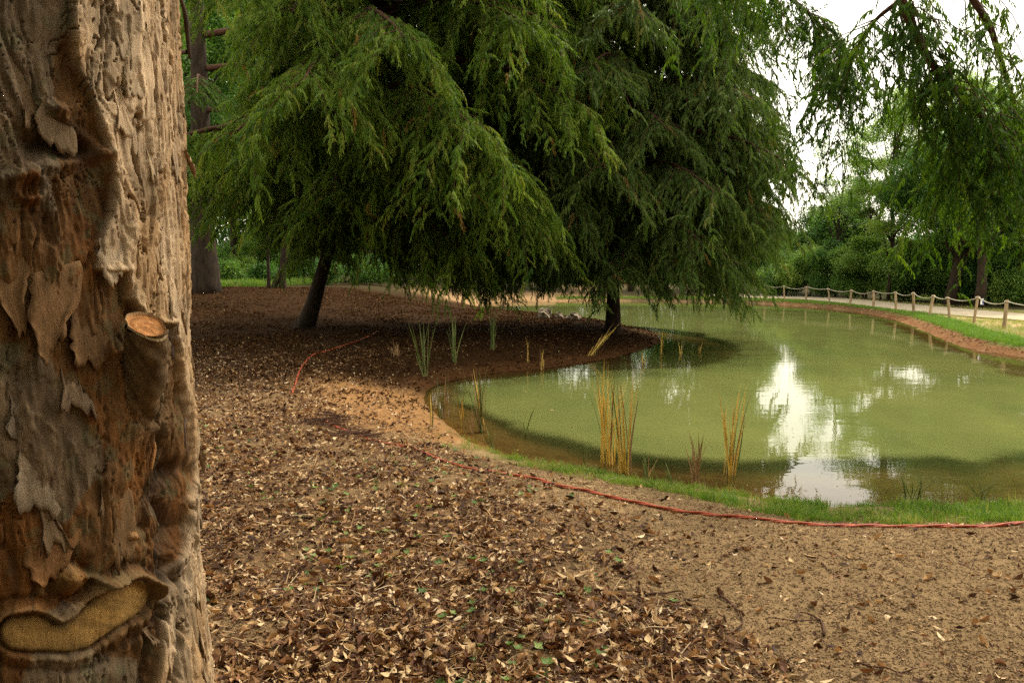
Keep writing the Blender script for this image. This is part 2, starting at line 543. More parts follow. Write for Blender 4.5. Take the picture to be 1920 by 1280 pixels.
near_edge = [(25.5, 16.0)] + zpts([(2050, 616), (1920, 602), (1815, 593), (1690, 580), (1590, 568), (1515, 562), (1440, 559), (1330, 556)], 0.27)
far_edge = [(33.0, 20.0)] + zpts([(2050, 600), (1920, 589), (1815, 580), (1690, 569), (1590, 560), (1515, 556), (1440, 553), (1330, 551)], 0.27)
strip('path', near_edge, far_edge, M['path'], 0.035)

# ------------------------------------------------------------------ instanced scatter (leaves, grass, litter)
def leaf_shape(l, w, curl=0.3, fold=0.15, n=4, tip=0.5):
    """pointed blade lying along +X, curled up"""
    V = []; F = []
    for i in range(n + 1):
        t = i / n
        ww = w * math.sin(math.pi * min(1, t ** tip * 0.98 + 0.02)) * 0.5 if 0 < i < n else 0.0
        x = l * t; z = curl * l * (t - 0.5) ** 2 * 2
        if ww == 0: V.append((x, 0, z))
        else: V += [(x, -ww, z + fold * ww * 2), (x, 0, z), (x, ww, z + fold * ww * 2)]
    # fan
    rows = [[0]] + [[1 + 3 * k, 2 + 3 * k, 3 + 3 * k] for k in range(n - 1)] + [[1 + 3 * (n - 1)]]
    for a, b in zip(rows[:-1], rows[1:]):
        if len(a) == 1: F += [(a[0], b[0], b[1]), (a[0], b[1], b[2])]
        elif len(b) == 1: F += [(a[0], b[0], a[1]), (a[1], b[0], a[2])]
        else: F += [(a[0], b[0], b[1], a[1]), (a[1], b[1], b[2], a[2])]
    return V, F


def src(name, geo, mat, smooth=False):
    me = geo.mesh(name, mat, smooth)
    return bpy.data.objects.new(name, me)      # source shape, never linked to the scene


_groups = {}


def scatter_group(key, sources):
    if key in _groups: return _groups[key]
    g = bpy.data.node_groups.new('scatter_' + key, 'GeometryNodeTree')
    g.interface.new_socket('Geometry', in_out='INPUT', socket_type='NodeSocketGeometry')
    g.interface.new_socket('Geometry', in_out='OUTPUT', socket_type='NodeSocketGeometry')
    N, L = g.nodes, g.links
    gi = N.new('NodeGroupInput'); go = N.new('NodeGroupOutput')
    jn = N.new('GeometryNodeJoinGeometry')
    for s in sources[::-1]:
        oi = N.new('GeometryNodeObjectInfo'); oi.inputs['Object'].default_value = s
        oi.inputs['As Instance'].default_value = False
        gt = N.new('GeometryNodeGeometryToInstance')
        L.new(oi.outputs['Geometry'], gt.inputs[0]); L.new(gt.outputs[0], jn.inputs[0])
    ip = N.new('GeometryNodeInstanceOnPoints')
    def na(n, t):
        q = N.new('GeometryNodeInputNamedAttribute'); q.data_type = t; q.inputs['Name'].default_value = n
        return q.outputs['Attribute']
    L.new(gi.outputs[0], ip.inputs['Points']); L.new(jn.outputs[0], ip.inputs['Instance'])
    ip.inputs['Pick Instance'].default_value = True
    L.new(na('var', 'INT'), ip.inputs['Instance Index'])
    e2r = N.new('FunctionNodeEulerToRotation'); L.new(na('rot', 'FLOAT_VECTOR'), e2r.inputs[0])
    L.new(e2r.outputs[0], ip.inputs['Rotation'])
    L.new(na('scl', 'FLOAT'), ip.inputs['Scale'])
    L.new(ip.outputs[0], go.inputs[0])
    _groups[key] = g
    return g


def scatter(name, key, sources, P, rot, scl, tone=None, parent=None, **kw):
    P = np.asarray(P, float); n = len(P)
    me = bpy.data.meshes.new(name)
    me.vertices.add(n); me.vertices.foreach_set('co', P.ravel())
    a = me.attributes.new('rot', 'FLOAT_VECTOR', 'POINT'); a.data.foreach_set('vector', np.asarray(rot, float).ravel())
    a = me.attributes.new('scl', 'FLOAT', 'POINT'); a.data.foreach_set('value', np.asarray(scl, float))
    a = me.attributes.new('tone', 'FLOAT', 'POINT'); a.data.foreach_set('value', np.asarray(tone if tone is not None else R_.random(n), float))
    a = me.attributes.new('var', 'INT', 'POINT'); a.data.foreach_set('value', R_.integers(0, len(sources), n).astype(np.int32))
    for s in sources[:1]:
        me.materials.append(s.data.materials[0])
    o = link(name, me, parent, **kw)
    md = o.modifiers.new('scatter', 'NODES'); md.node_group = scatter_group(key, sources)
    return o


# conifer sprays: a drooping twig with hanging feathery branchlets
def conifer_spray(seed, mat, L0=0.42, nb=26, bl=0.13, bw=0.020):
    r = random.Random(seed); g = Geo()
    ax = []
    for i in range(7):
        t = i / 6
        ax.append(np.array([0.55 * L0 * math.sin(t * 1.25), 0.04 * math.sin(t * 3 + seed), -L0 * (t ** 1.5) * 0.85]))
    for k in range(nb):
        t = (k + r.random()) / nb
        i = min(5, int(t * 6)); f = t * 6 - i
        p = ax[i] * (1 - f) + ax[i + 1] * f
        side = (1 if k % 2 else -1)
        yaw = side * r.uniform(0.5, 1.5)
        out = r.uniform(0.10, 0.55)
        d = np.array([math.cos(yaw) * out, math.sin(yaw) * out, -r.uniform(0.7, 1.1)])
        d /= np.linalg.norm(d)
        l = bl * r.uniform(0.7, 1.35) * (1 - 0.35 * t); w = bw * r.uniform(0.7, 1.2)
        s = np.cross(d, np.array([r.uniform(-1, 1), r.uniform(-1, 1), r.uniform(-.3, .3)])); s /= np.linalg.norm(s) + 1e-6
        nrm = np.cross(d, s)
        m_ = p + d * l * 0.45 + nrm * 0.006
        g.add([p, m_ - s * w * 0.5, p + d * l + nrm * 0.012 * r.uniform(-1, 1), m_ + s * w * 0.5], [(0, 1, 2), (0, 2, 3)])
    return src('spray', g, mat)


def leaf_clump(seed, mat, n=22, rad=0.32, l=0.12, w=0.075):
    r = random.Random(seed); g = Geo()
    for k in range(n):
        V, F = leaf_shape(l * r.uniform(0.7, 1.3), w * r.uniform(0.7, 1.2), 0.1, 0.1, 2)
        c = Vector((r.gauss(0, .5), r.gauss(0, .5), r.gauss(0, .4))) * rad
        Rm = Euler((r.uniform(-0.7, 0.7), r.uniform(-0.2, 1.1), r.uniform(0, 6.28))).to_matrix()
        g.add([Rm @ Vector(v) + c for v in V], F)
    return src('leaf_clump', g, mat)


SPR = [conifer_spray(i, M['conifer']) for i in range(5)]
SPRB = [conifer_spray(20 + i, M['conifer_blue'], 0.45, 30, 0.14, 0.022) for i in range(5)]
SPRN = [conifer_spray(40 + i, M['conifer'], 0.30, 26, 0.085, 0.015) for i in range(5)]
CLUMP = [leaf_clump(60 + i, M['broad']) for i in range(5)]

# ------------------------------------------------------------------ conifers with drooping limbs
def conifer(label, base, top, h, r0, env, nlimb, zlow, key='spr', sprays=None, seed=1, droop=0.32, rise=0.10, group=None, name='conifer',
            dens=1.0, spray_scale=1.0, tone0=0.5, trunk_sides=14, twig=True, limbs_extra=None, bark=None, secstep=0.2, sdroop=0.75, lean_pow=0.85):
    """env(z, az) -> limb length; top = (x, y) where the leader ends"""
    r = random.Random(seed)
    base = np.array(base, float)
    t = thing(name, label, 'tree', base, group)
    g = Geo()
    pts = []; rads = []
    nseg = 14
    def axis_at(z):
        f = max(0, min(1, z / h)); e = f ** lean_pow
        return np.array([(top[0] - base[0]) * e + 0.10 * math.sin(z * 1.1 + seed), (top[1] - base[1]) * e + 0.08 * math.cos(z * 0.9 + seed), z])
    for i in range(nseg + 1):
        z = h * (i / nseg) ** 1.25
        pts.append(axis_at(z) + (np.array([0, 0, -0.25]) if i == 0 else 0)); rads.append(r0 * (1 - 0.93 * i / nseg) * (1 + 0.55 * math.exp(-z * 2.6)))
    g.tube(pts, rads, trunk_sides)
    link('trunk', g.mesh('trunk', bark or M['bark'], True), t)
    P = []; RT = []; SC = []; TN = []
    def add_sprays(path, direction, n, sc):
        for k in range(n):
            f = (k + r.random()) / n
            i = min(len(path) - 2, int(f * (len(path) - 1))); q = f * (len(path) - 1) - i
            p = path[i] * (1 - q) + path[i + 1] * q
            yaw = direction + r.gauss(0, 0.8)
            P.append(p + np.array([r.gauss(0, .04), r.gauss(0, .04), r.gauss(0, .04)]))
            RT.append((r.gauss(0, .22), r.gauss(0, .25) + 0.05, yaw)); SC.append(sc * r.uniform(0.7, 1.3))
            TN.append(max(0, min(0.94, r.gauss(tone0, 0.17))) if r.random() > 0.012 else 1.0)
    for k in range(nlimb):
        z0 = zlow + (h * 0.97 - zlow) * (k + r.uniform(-0.3, 0.3)) / nlimb
        z0 = max(zlow * 0.9, z0)
        az = k * 2.39996 + r.uniform(-0.3, 0.3)
        Lm = env(z0, az) * r.uniform(0.82, 1.08)
        if Lm < 0.3: continue
        s = axis_at(z0)
        gg = Geo(); path = []
        npt = 8
        bend = r.uniform(-0.25, 0.25)
        for i in range(npt + 1):
            q = i / npt
            a2 = az + bend * q
            path.append(s + np.array([math.cos(a2) * Lm * q, math.sin(a2) * Lm * q, Lm * (rise * math.sin(q * 2.2) * 1.2 - droop * q ** 2)]))
        rl = max(0.012, 0.028 * Lm * (1 - 0.4 * z0 / h))
        gg.tube(path, [rl * (1 - 0.88 * i / npt) for i in range(npt + 1)], 6, False)
        nsec = max(4, int(Lm / secstep))
        for j in range(nsec):
            q = 0.16 + 0.84 * (j + r.random()) / nsec
            i = min(npt - 1, int(q * npt)); f = q * npt - i
            p = path[i] * (1 - f) + path[i + 1] * f
            side = 1 if j % 2 else -1
            sa = az + bend * q + side * r.uniform(0.5, 1.15)
            sl = r.uniform(0.65, 1.25) * (0.5 + 0.5 * math.sin(min(1, q * 1.15) * math.pi * 0.8)) * min(1.5, 0.5 + Lm / 5)
            sp = [p + np.array([math.cos(sa) * sl * w, math.sin(sa) * sl * w, -sl * (0.12 * w + sdroop * w ** 2.0)]) for w in (0, .33, .66, 1)]
            if twig: gg.tube(sp, [0.011, 0.008, 0.006, 0.003], 3, False)
            add_sprays(sp, sa, max(2, int(sl * 10 * dens)), spray_scale)
        add_sprays(path[-3:], az, max(2, int(8 * dens)), spray_scale)
        link('branch', gg.mesh('branch', M['twig'], True), t)
    if limbs_extra: limbs_extra(t, base, add_sprays, r)
    sp_list = sprays or SPR
    scatter('crown', key, sp_list, np.array(P), np.array(RT), np.array(SC), np.array(TN), t)
    return t, len(P)


def env_a(z, az):
    # a broad skirt, widest above head height, reaching out to the right and towards the pond
    c = math.cos(az); s = math.sin(az)
    R = float(np.interp(z, [2.0, 2.6, 3.6, 5.0, 6.5, 9.5, 11, 14.5], [3.8, 4.6, 5.0, 5.5, 6.0, 5.8, 4.4, 1.5])) + 0.5 * max(0, -s)
    if z < 4.7 and c < 0.42: R *= 0.36 if z < 3.6 else 0.8
    if z > 5.4 and c < -0.25: R *= 0.46
    return R


conifer('large weeping conifer with a dark leaning trunk and a wide skirt filling the middle', at_z(565, 612, 0.55), (-2.4, 19.8), 14.5, 0.19,
        env_a, 120, 2.35, 'spr', SPR, 3, 0.27, 0.08, name='conifer_tree', dens=2.3, tone0=0.72, spray_scale=0.95, secstep=0.155, sdroop=0.95, lean_pow=0.62)


def env_b(z, az):
    c = math.cos(az); s = math.sin(az)
    R = float(np.interp(z, [2.0, 3.4, 5, 7, 9, 12], [3.8, 4.2, 4.3, 4.1, 3.4, 1.2])) + 0.45 * max(0, c) * (z < 5.5)
    if z < 2.9 and c < 0.5: R *= 0.75
    return R * (1 if z < 7 or int(z * 7 + az * 3) % 4 else 0.4)


conifer('conifer with a slim dark trunk on the peninsula tip, branches drooping over water', at_z(1141, 627, 0.22), (3.3, 21.6), 12.0, 0.20,
        env_b, 98, 2.1, 'sprb', SPRB, 8, 0.27, 0.10, name='conifer_tree', dens=1.8, tone0=0.62, spray_scale=0.95, secstep=0.16, sdroop=0.8)

# ------------------------------------------------------------------ the peeling trunk in the foreground
TC = np.array([-0.81, 1.14])
CAMDIR = math.atan2(-TC[1], -TC[0])


def Rz(z):
    return np.interp(z, [-0.3, 0.4, 0.9, 1.3, 1.6, 1.9, 2.46, 4, 7, 11], [0.58, 0.43, 0.36, 0.326, 0.309, 0.304, 0.310, 0.27, 0.19, 0.04])


def bark_surface(th, z, fine=True):
    """radial offset and colour of the bark at angle th (0 faces the camera) and height z"""
    R0 = Rz(z)
    x = TC[0] + R0 * np.cos(CAMDIR + th); y = TC[1] + R0 * np.sin(CAMDIR + th)
    u, v = proj(x, y, z)
    s = th * 0.32
    # domain warp so the grain wanders
    wx_ = (fbm(s * 9, z * 3.0, 101, 3) - 0.5); wy_ = (fbm(s * 6, z * 3.0, 131, 3) - 0.5)
    s2 = s + 0.055 * wx_; z2 = z + 0.10 * wy_
    # the grain also bends round knots
    for (ku, kv, kr, ks) in ((90, 275, 120, 34), (120, 1080, 70, 20), (275, 720, 80, 14), (290, 980, 70, 14), (50, 350, 60, 16)):
        q = np.exp(-((u - ku) ** 2 + ((v - kv) * 1.2) ** 2) / kr ** 2)
        s2 = s2 + q * ks / 1300 * np.sign(u - ku) * np.abs(np.tanh((u - ku) / 40))
        z2 = z2 + q * 0.05 * np.sin((v - kv) / 22)
    H = 0.013 * (fbm(s * 5, z * 1.6, 7, 3) - 0.5)
    # outer plate (pale) to the right of a wandering ledge
    edge_n = 16 * (fbm(s * 22, z * 22, 55, 3) - 0.5)
    outer = [(118, -400), (120, 0), (124, 80), (132, 140), (165, 205), (186, 270), (196, 330), (192, 400), (184, 440), (166, 505), (214, 512), (222, 560), (245, 600),
             (305, 610), (312, 680), (330, 760), (342, 860), (345, 960), (330, 1040), (300, 1120), (285, 1200), (270, 1320), (240, 1800), (700, 1800), (700, -400)]
    dO = -polydist(u, v, outer) + edge_n
    mO = sm(-2.5, 3.5, dO)
    lip = np.exp(-((dO - 6) / 8.0) ** 2)
    H = H + 0.011 * mO + 0.0035 * lip
    # thin overlapping plates with sharp edges
    lay = np.zeros_like(s)
    for k, (fs, fz, th_, dep) in enumerate(((13, 4.2, 0.50, .0038), (24, 7, 0.53, .0030), (42, 11, 0.54, .0022), (70, 20, 0.56, .0014))):
        n = fbm(s2 * fs, z2 * fz, 200 + 13 * k, 4, 0.55)
        mk = sm(0, 0.012 if k > 1 else 0.016, n - th_)
        H = H + dep * mk * (0.65 + 0.35 * np.maximum(mO, sm(1000, 1080, v) * sm(240, 290, u)))
        lay = lay + mk * (1.0 - 0.15 * k)
    # fissures: long thin cracks that run with the grain
    fiss = np.zeros_like(s)
    for k, (fs, fz) in enumerate(((26, 3.4), (46, 6.5), (78, 12))):
        n = np.abs(fbm(s2 * fs, z2 * fz, 300 + 7 * k, 3) - 0.5)
        c = sm(0.020, 0.004, n) * sm(0.44, 0.56, fbm(s * 8, z * 5, 330 + k, 3))
        fiss = np.maximum(fiss, c)
    right = sm(200, 310, u)
    H = H - 0.012 * fiss * (0.25 + 0.75 * mO)
    H = H + (fbm(s2 * 130, z2 * 26, 400, 4) - 0.5) * (0.0052 - 0.0030 * mO) + (fbm(s2 * 60, z2 * 40, 410, 3) - 0.5) * 0.0026 + (fbm(s2 * 230, z2 * 40, 420, 3) - 0.5) * (0.0026 - 0.0014 * mO)
    # smooth rolling swirls in the inner bark on the left
    sw = fbm(s2 * 14 + 2.2 * wx_, z2 * 5 + 1.5 * wy_, 500, 3)
    H = H + (1 - mO) * 0.006 * (np.abs(sw - 0.5) * 4 - 0.5)
    # upper left knot: folded lips round a dark hollow
    def dline(pts): return polydist(u, v, pts, False)
    hol = np.exp(-(dline([(62, 268), (118, 262), (150, 285)]) / 26) ** 2)
    lipk = np.exp(-((dline([(0, 335), (60, 318), (130, 305), (178, 290)])) / 13) ** 2)
    lipk2 = np.exp(-((dline([(100, 205), (128, 240), (160, 265), (182, 288)])) / 11) ** 2)
    ring = np.exp(-((np.hypot(u - 52, (v - 352) * 1.15) - 26) / 9) ** 2)
    H = H - 0.015 * hol + 0.009 * lipk + 0.009 * lipk2 + 0.008 * ring
    # large healed wound low down: flat wood framed by rolled lips
    cl = [(28, 1186), (72, 1186), (112, 1196), (150, 1182), (200, 1145), (245, 1118)]
    dw = dline(cl) + 5 * (fbm(s * 30, z * 30, 601, 2) - 0.5)
    rin = np.interp(u, [0, 60, 110, 160, 230, 280], [30, 36, 24, 36, 34, 28])
    wound = sm(rin + 3, rin - 4, dw)
    yl = np.interp(u, [c_[0] for c_ in cl], [c_[1] for c_ in cl])
    lipw = np.exp(-((dw - rin - 11) / 7.5) ** 2) * (0.45 + 0.55 * sm(20, -20, v - yl)) * (0.55 + 0.9 * fbm(s * 16, z * 16, 655, 3))
    gro = np.exp(-((dw - rin - 1) / 4.0) ** 2) + 0.8 * np.exp(-((dw - rin - 33) / 7.0) ** 2)
    H = H * (1 - 0.72 * wound) + 0.004 * wound + 0.010 * lipw - 0.004 * gro
    # fold above the wound and a dark cavity to its upper right
    fold = np.exp(-((dline([(150, 1075), (190, 1092), (240, 1082), (275, 1095), (292, 1130)])) / 8) ** 2)
    cav = np.exp(-(dline([(318, 880), (300, 930), (318, 985), (300, 1040), (318, 1080)]) / 17) ** 2)
    cav2 = np.exp(-(dline([(262, 760), (300, 850), (285, 905), (262, 985)]) / 12) ** 2)
    H = H + 0.012 * fold - 0.024 * cav - 0.010 * cav2
    seam = np.exp(-(dline([(292, 1110), (275, 1180), (262, 1300)]) / 7) ** 2) + np.exp(-(dline([(330, 1090), (322, 1180), (312, 1300)]) / 5) ** 2)
    H = H - 0.012 * seam
    k2 = np.exp(-(np.hypot(u - 125, v - 1080) / 24) ** 2)
    H = H + 0.022 * k2 - 0.010 * np.exp(-((np.hypot(u - 125, v - 1088) - 36) / 9) ** 2)
    k3 = np.exp(-(np.hypot(u - 236, v - 1003) / 10) ** 2)
    H = H + 0.009 * k3
    # rough swelling under the sawn stub
    stub = np.exp(-(dline([(272, 650), (270, 720), (272, 800)]) / 34) ** 2)
    H = H + stub * (0.016 + 0.02 * (fbm(s * 70, z * 70, 610, 3) - 0.5))
    # colours: inner bark darker by nature, lowered further to paint the left side's shade
    def C(*a): return np.array(a)
    pale = C(0.58, 0.42, 0.265); tan = C(0.42, 0.265, 0.135); inner = C(0.125, 0.060, 0.019); rust = C(0.175, 0.070, 0.017); grey = C(0.185, 0.140, 0.088); dk = C(0.035, 0.020, 0.012)
    n1 = fbm(s2 * 12, z2 * 5, 700, 4)[..., None]; n2 = fbm(s2 * 30, z2 * 9, 710, 4)[..., None]
    co = pale * sm(.35, .6, n1) + tan * (1 - sm(.35, .6, n1))
    co = co * (1 - 0.5 * sm(.55, .7, n2)) + grey * (0.5 * sm(.55, .7, n2))
    ci = inner * (0.75 + 0.7 * n2)
    ci = ci * (1 - sm(.52, .66, n1)) + rust * sm(.52, .66, n1)
    gp = sm(.56, .60, fbm(s2 * 11, z2 * 4.5, 720, 3))[..., None]
    ci = ci * (1 - 0.75 * gp) + grey * 0.95 * 0.75 * gp
    mm = mO[..., None]
    c = co * mm + ci * (1 - mm)
    c = c * (0.80 + 0.10 * lay[..., None])
    fib = fbm(s2 * 170, z2 * 22, 760, 4)[..., None]
    c = c * (0.50 + 1.0 * fib * (1 - 0.4 * mm) + 0.22 * mm)
    lich = sm(.60, .66, fbm(s * 40, z * 34, 770, 4))[..., None] * (1 - mm) * .35
    c = c * (1 - lich) + C(0.11, 0.12, 0.06) * lich
    c = c * (1 - 0.9 * fiss[..., None] * (0.4 + 0.6 * mm)) + dk * 0.9 * fiss[..., None] * (0.4 + 0.6 * mm)
    w_ = wound[..., None]
    c = c * (1 - w_) + (C(0.36, 0.21, 0.065) * (0.25 + 0.5 * n2 + 0.95 * fbm(s * 14, (z + s * .55) * 110, 790, 4)[..., None]) * (0.6 + 0.5 * sm(-1, 20, rin - dw))[..., None]) * w_
    for q, cc, am in ((hol, dk, .75), (cav, dk, .85), (cav2, dk, .5), (gro, dk, .45), (seam, dk, .7), (stub, C(0.17, .115, .06), .6), (k3, C(.5, .28, .12), .8), (k2, C(.33, .17, .05), .6), (lipw, C(.27, .17, .075), .5)):
        q = np.clip(q, 0, 1)[..., None] * am
        c = c * (1 - q) + cc * q
    if not fine: H = H * 0.6
    return H, c


fg = thing('large_trunk_tree', 'huge tree with pale peeling bark and a sawn stub, close at the left edge', 'tree', (TC[0], TC[1], 0.42))
OFF = np.array([TC[0], TC[1], 0.42])
ths = np.concatenate([np.radians(np.linspace(100, 322, 26)), np.radians(np.linspace(-36, 98, 420))])
zz = np.concatenate([np.linspace(-0.1, 1.18, 20), np.linspace(1.2, 2.56, 760), np.linspace(2.6, 10.5, 60)])
TH, ZZ = np.meshgrid(ths, zz)
Hh, Cc = bark_surface(TH, ZZ)
fadez = sm(1.0, 1.3, ZZ) * 0.7 + 0.3
RR = Rz(ZZ) + Hh * fadez
lean_x = 0.25 * np.clip(ZZ - 3, 0, 9) ** 1.2 * 0.15
VX = TC[0] + RR * np.cos(CAMDIR + TH) + lean_x; VY = TC[1] + RR * np.sin(CAMDIR + TH)
V = np.stack([VX, VY, ZZ], -1).reshape(-1, 3) - OFF
nt_, nz_ = len(ths), len(zz)
idx = np.arange(nt_ * nz_).reshape(nz_, nt_)
idn = np.roll(idx, -1, axis=1)
F = np.stack([idx[:-1], idn[:-1], idn[1:], idx[1:]], -1).reshape(-1, 4)
link('trunk', mesh_np('trunk', V, F, M['trunk_fg'], True, Cc.reshape(-1, 3)), fg)


def on_trunk(px, py, lift=0.0):
    """point of the trunk surface seen at a pixel, with its angle"""
    r = ray(px, py)
    ox, oy = -TC[0], -TC[1]
    z = 2.0
    for _ in range(4):
        R0 = float(Rz(z)) + lift
        a = r[0] ** 2 + r[1] ** 2; b = 2 * (ox * r[0] + oy * r[1]); c = ox * ox + oy * oy - R0 * R0
        D = b * b - 4 * a * c
        t = (-b - math.sqrt(max(D, 0))) / (2 * a)
        z = CAM_Z + r[2] * t
    p = r * t + np.array([0, 0, CAM_Z])
    return p, math.atan2(p[1] - TC[1], p[0] - TC[0]) - CAMDIR


# the sawn stub: rough bark sleeve with an orange cut face
def ring_cols(n, seg):
    out = []
    for i in range(n):
        j = i // seg; k = i % seg
        b = [(0.42, 0.30, 0.17), (0.40, 0.27, 0.14), (0.52, 0.24, 0.085), (0.40, 0.165, 0.05), (0.54, 0.25, 0.09), (0.42, 0.17, 0.05), (0.50, 0.22, 0.075)][min(j, 6)]
        s_ = 0.7 + 0.6 * float(vn(np.array(k * .8), np.array(j * 1.3), 8))
        out.append(tuple(q * s_ for q in b))
    return np.array(out)


def make_stub():
    p0, th0 = on_trunk(272, 800); p1, th1 = on_trunk(276, 612, 0.05)
    g = Geo(); seg = 26
    nrm = np.array([math.cos(CAMDIR + th0), math.sin(CAMDIR + th0), 0])
    path = [p0 - nrm * 0.03, p0 * .66 + p1 * .34 - nrm * 0.008, p0 * .33 + p1 * .67, p1]
    path = smooth_poly(path, 11, False)
    V = []; cols = []; F = []
    n = len(path)
    for i, q in enumerate(path):
        t = path[min(i + 1, n - 1)] - path[max(i - 1, 0)]; t /= np.linalg.norm(t)
        a = np.cross(t, nrm); a /= np.linalg.norm(a); b = np.cross(a, t)
        f = i / (n - 1)
        for k in range(seg):
            w = 2 * math.pi * k / seg
            rr = 0.0245 * (1.15 - 0.12 * f) * (1 + (0.75 - 0.45 * f) * (float(fbm(np.array(math.cos(w) * 2.2 + 9), np.array(math.sin(w) * 2.2 + f * 11), 77, 4)) - 0.5))
            V.append(q + rr * (math.cos(w) * a + math.sin(w) * b))
            s = 0.25 + 1.4 * float(fbm(np.array(math.cos(w) * 4 + 3), np.array(math.sin(w) * 4 + f * 22.0), 5, 4)); cols.append((0.16 * s, 0.10 * s, 0.048 * s))
    for i in range(n - 1):
        for k in range(seg):
            F.append((i * seg + k, i * seg + (k + 1) % seg, (i + 1) * seg + (k + 1) % seg, (i + 1) * seg + k))
    V = np.array(V)
    st = link('branch_stub', mesh_np('branch_stub', V - OFF, F, M['trunk_fg'], True, np.array(cols)), fg)
    # cut face, tilted towards the camera, with a ring of bark proud of it
    rim = V[-seg:]; cen = rim.mean(0)
    t = path[-1] - path[-2]; t /= np.linalg.norm(t)
    tilt = nrm * 0.0
    VV = []; FF = []
    rings = [1.0, 0.95, 0.84, 0.68, 0.5, 0.3, 0.15]
    for j, rr in enumerate(rings):
        for k in range(seg):
            off = rim[k] - cen
            VV.append(cen + off * rr + t * (0.003 if j == 1 else (0.0 if j == 0 else -0.001)) - np.array([0, 0, 0.35]) * float(off @ nrm) * rr)
    VV.append(cen)
    for j in range(len(rings) - 1):
        for k in range(seg):
            FF.append((j * seg + k, j * seg + (k + 1) % seg, (j + 1) * seg + (k + 1) % seg, (j + 1) * seg + k))
    for k in range(seg): FF.append(((len(rings) - 1) * seg + k, (len(rings) - 1) * seg + (k + 1) % seg, len(VV) - 1))
    link('cut_face', mesh_np('cut_face', np.array(VV) - OFF, FF, M['trunk_fg'], False, ring_cols(len(VV), seg)), st)


make_stub()


def bark_flake(px, py, w, h, lift, curl, tilt=0.0, col=(0.42, 0.33, 0.23), seed=0, label=None, jag=0.35):
    """a loose plate of bark hanging on the trunk: w, h in metres, lower end lifted"""
    p, th = on_trunk(px, py)
    Hs, _ = bark_surface(np.array([th]), np.array([p[2]]))
    r = random.Random(seed)
    lc = bark_surface(np.array([th]), np.array([p[2] - 0.3 * h]))[1][0]
    col = tuple(np.minimum(0.55, 0.65 * lc * 1.15 + 0.35 * np.array(col) * 0.8))
    nu, nv = 9, 12
    V = []; cols = []
    up = np.array([0, 0, 1.0])
    for j in range(nv + 1):
        f = j / nv                                   # 0 top, 1 bottom
        half = w * 0.5 * (0.75 + 0.5 * math.sin(f * 3.0 + seed)) * (0.80 + 0.35 * float(vn(np.array(f * 9.0 + seed), np.array(2.0), seed)))
        mid = tilt * h * f + 0.08 * w * math.sin(f * 5 + seed)
        for i in range(nu + 1):
            q = (i / nu) * 2 - 1
            sx = mid + q * half * (1 + 0.10 * r.uniform(-1, 1))
            a = CAMDIR + th + sx / 0.32
            rad = float(Rz(p[2])) + float(Hs[0]) * 0.8 + 0.0008 + 0.75 * lift * f ** 1.8 + 0.5 * curl * w * (q * q) * (0.3 + f) - 0.004 * (1 - f) ** 3
            V.append(np.array([TC[0] + rad * math.cos(a), TC[1] + rad * math.sin(a), p[2] - h * f - (0.30 * h * (float(vn(np.array(i * 1.1 + seed), np.array(1.0), seed + 3)) - 0.5) * f) + 0.12 * h * q * math.sin(seed)]))
            s = 0.75 + 0.5 * float(vn(np.array(i * 0.9 + seed), np.array(j * 0.5), 4))
            cols.append(tuple(c * s for c in col))
    F = [(j * (nu + 1) + i, (j + 1) * (nu + 1) + i, (j + 1) * (nu + 1) + i + 1, j * (nu + 1) + i + 1) for j in range(nv) for i in range(nu)]
    n0 = len(V); V = np.array(V)
    # give it thickness
    cen = np.array([TC[0], TC[1], 0]); inn = V - cen; inn[:, 2] = 0; inn /= np.linalg.norm(inn, axis=1)[:, None]
    V2 = V - inn * 0.0022
    F2 = [tuple(n0 + k for k in f[::-1]) for f in F]
    rim = [i for i in range(nu + 1)] + [j * (nu + 1) + nu for j in range(1, nv + 1)] + [nv * (nu + 1) + i for i in range(nu - 1, -1, -1)] + [j * (nu + 1) for j in range(nv - 1, 0, -1)]
    F3 = [(rim[k], rim[(k + 1) % len(rim)], n0 + rim[(k + 1) % len(rim)], n0 + rim[k]) for k in range(len(rim))]
    o = link('bark_flake', mesh_np('bark_flake', np.concatenate([V, V2]) - OFF, F + F2 + F3, M['trunk_fg'], True, np.array(cols + [tuple(c * 0.6 for c in q) for q in cols])), fg)
    if label: o['label'] = label
    return o


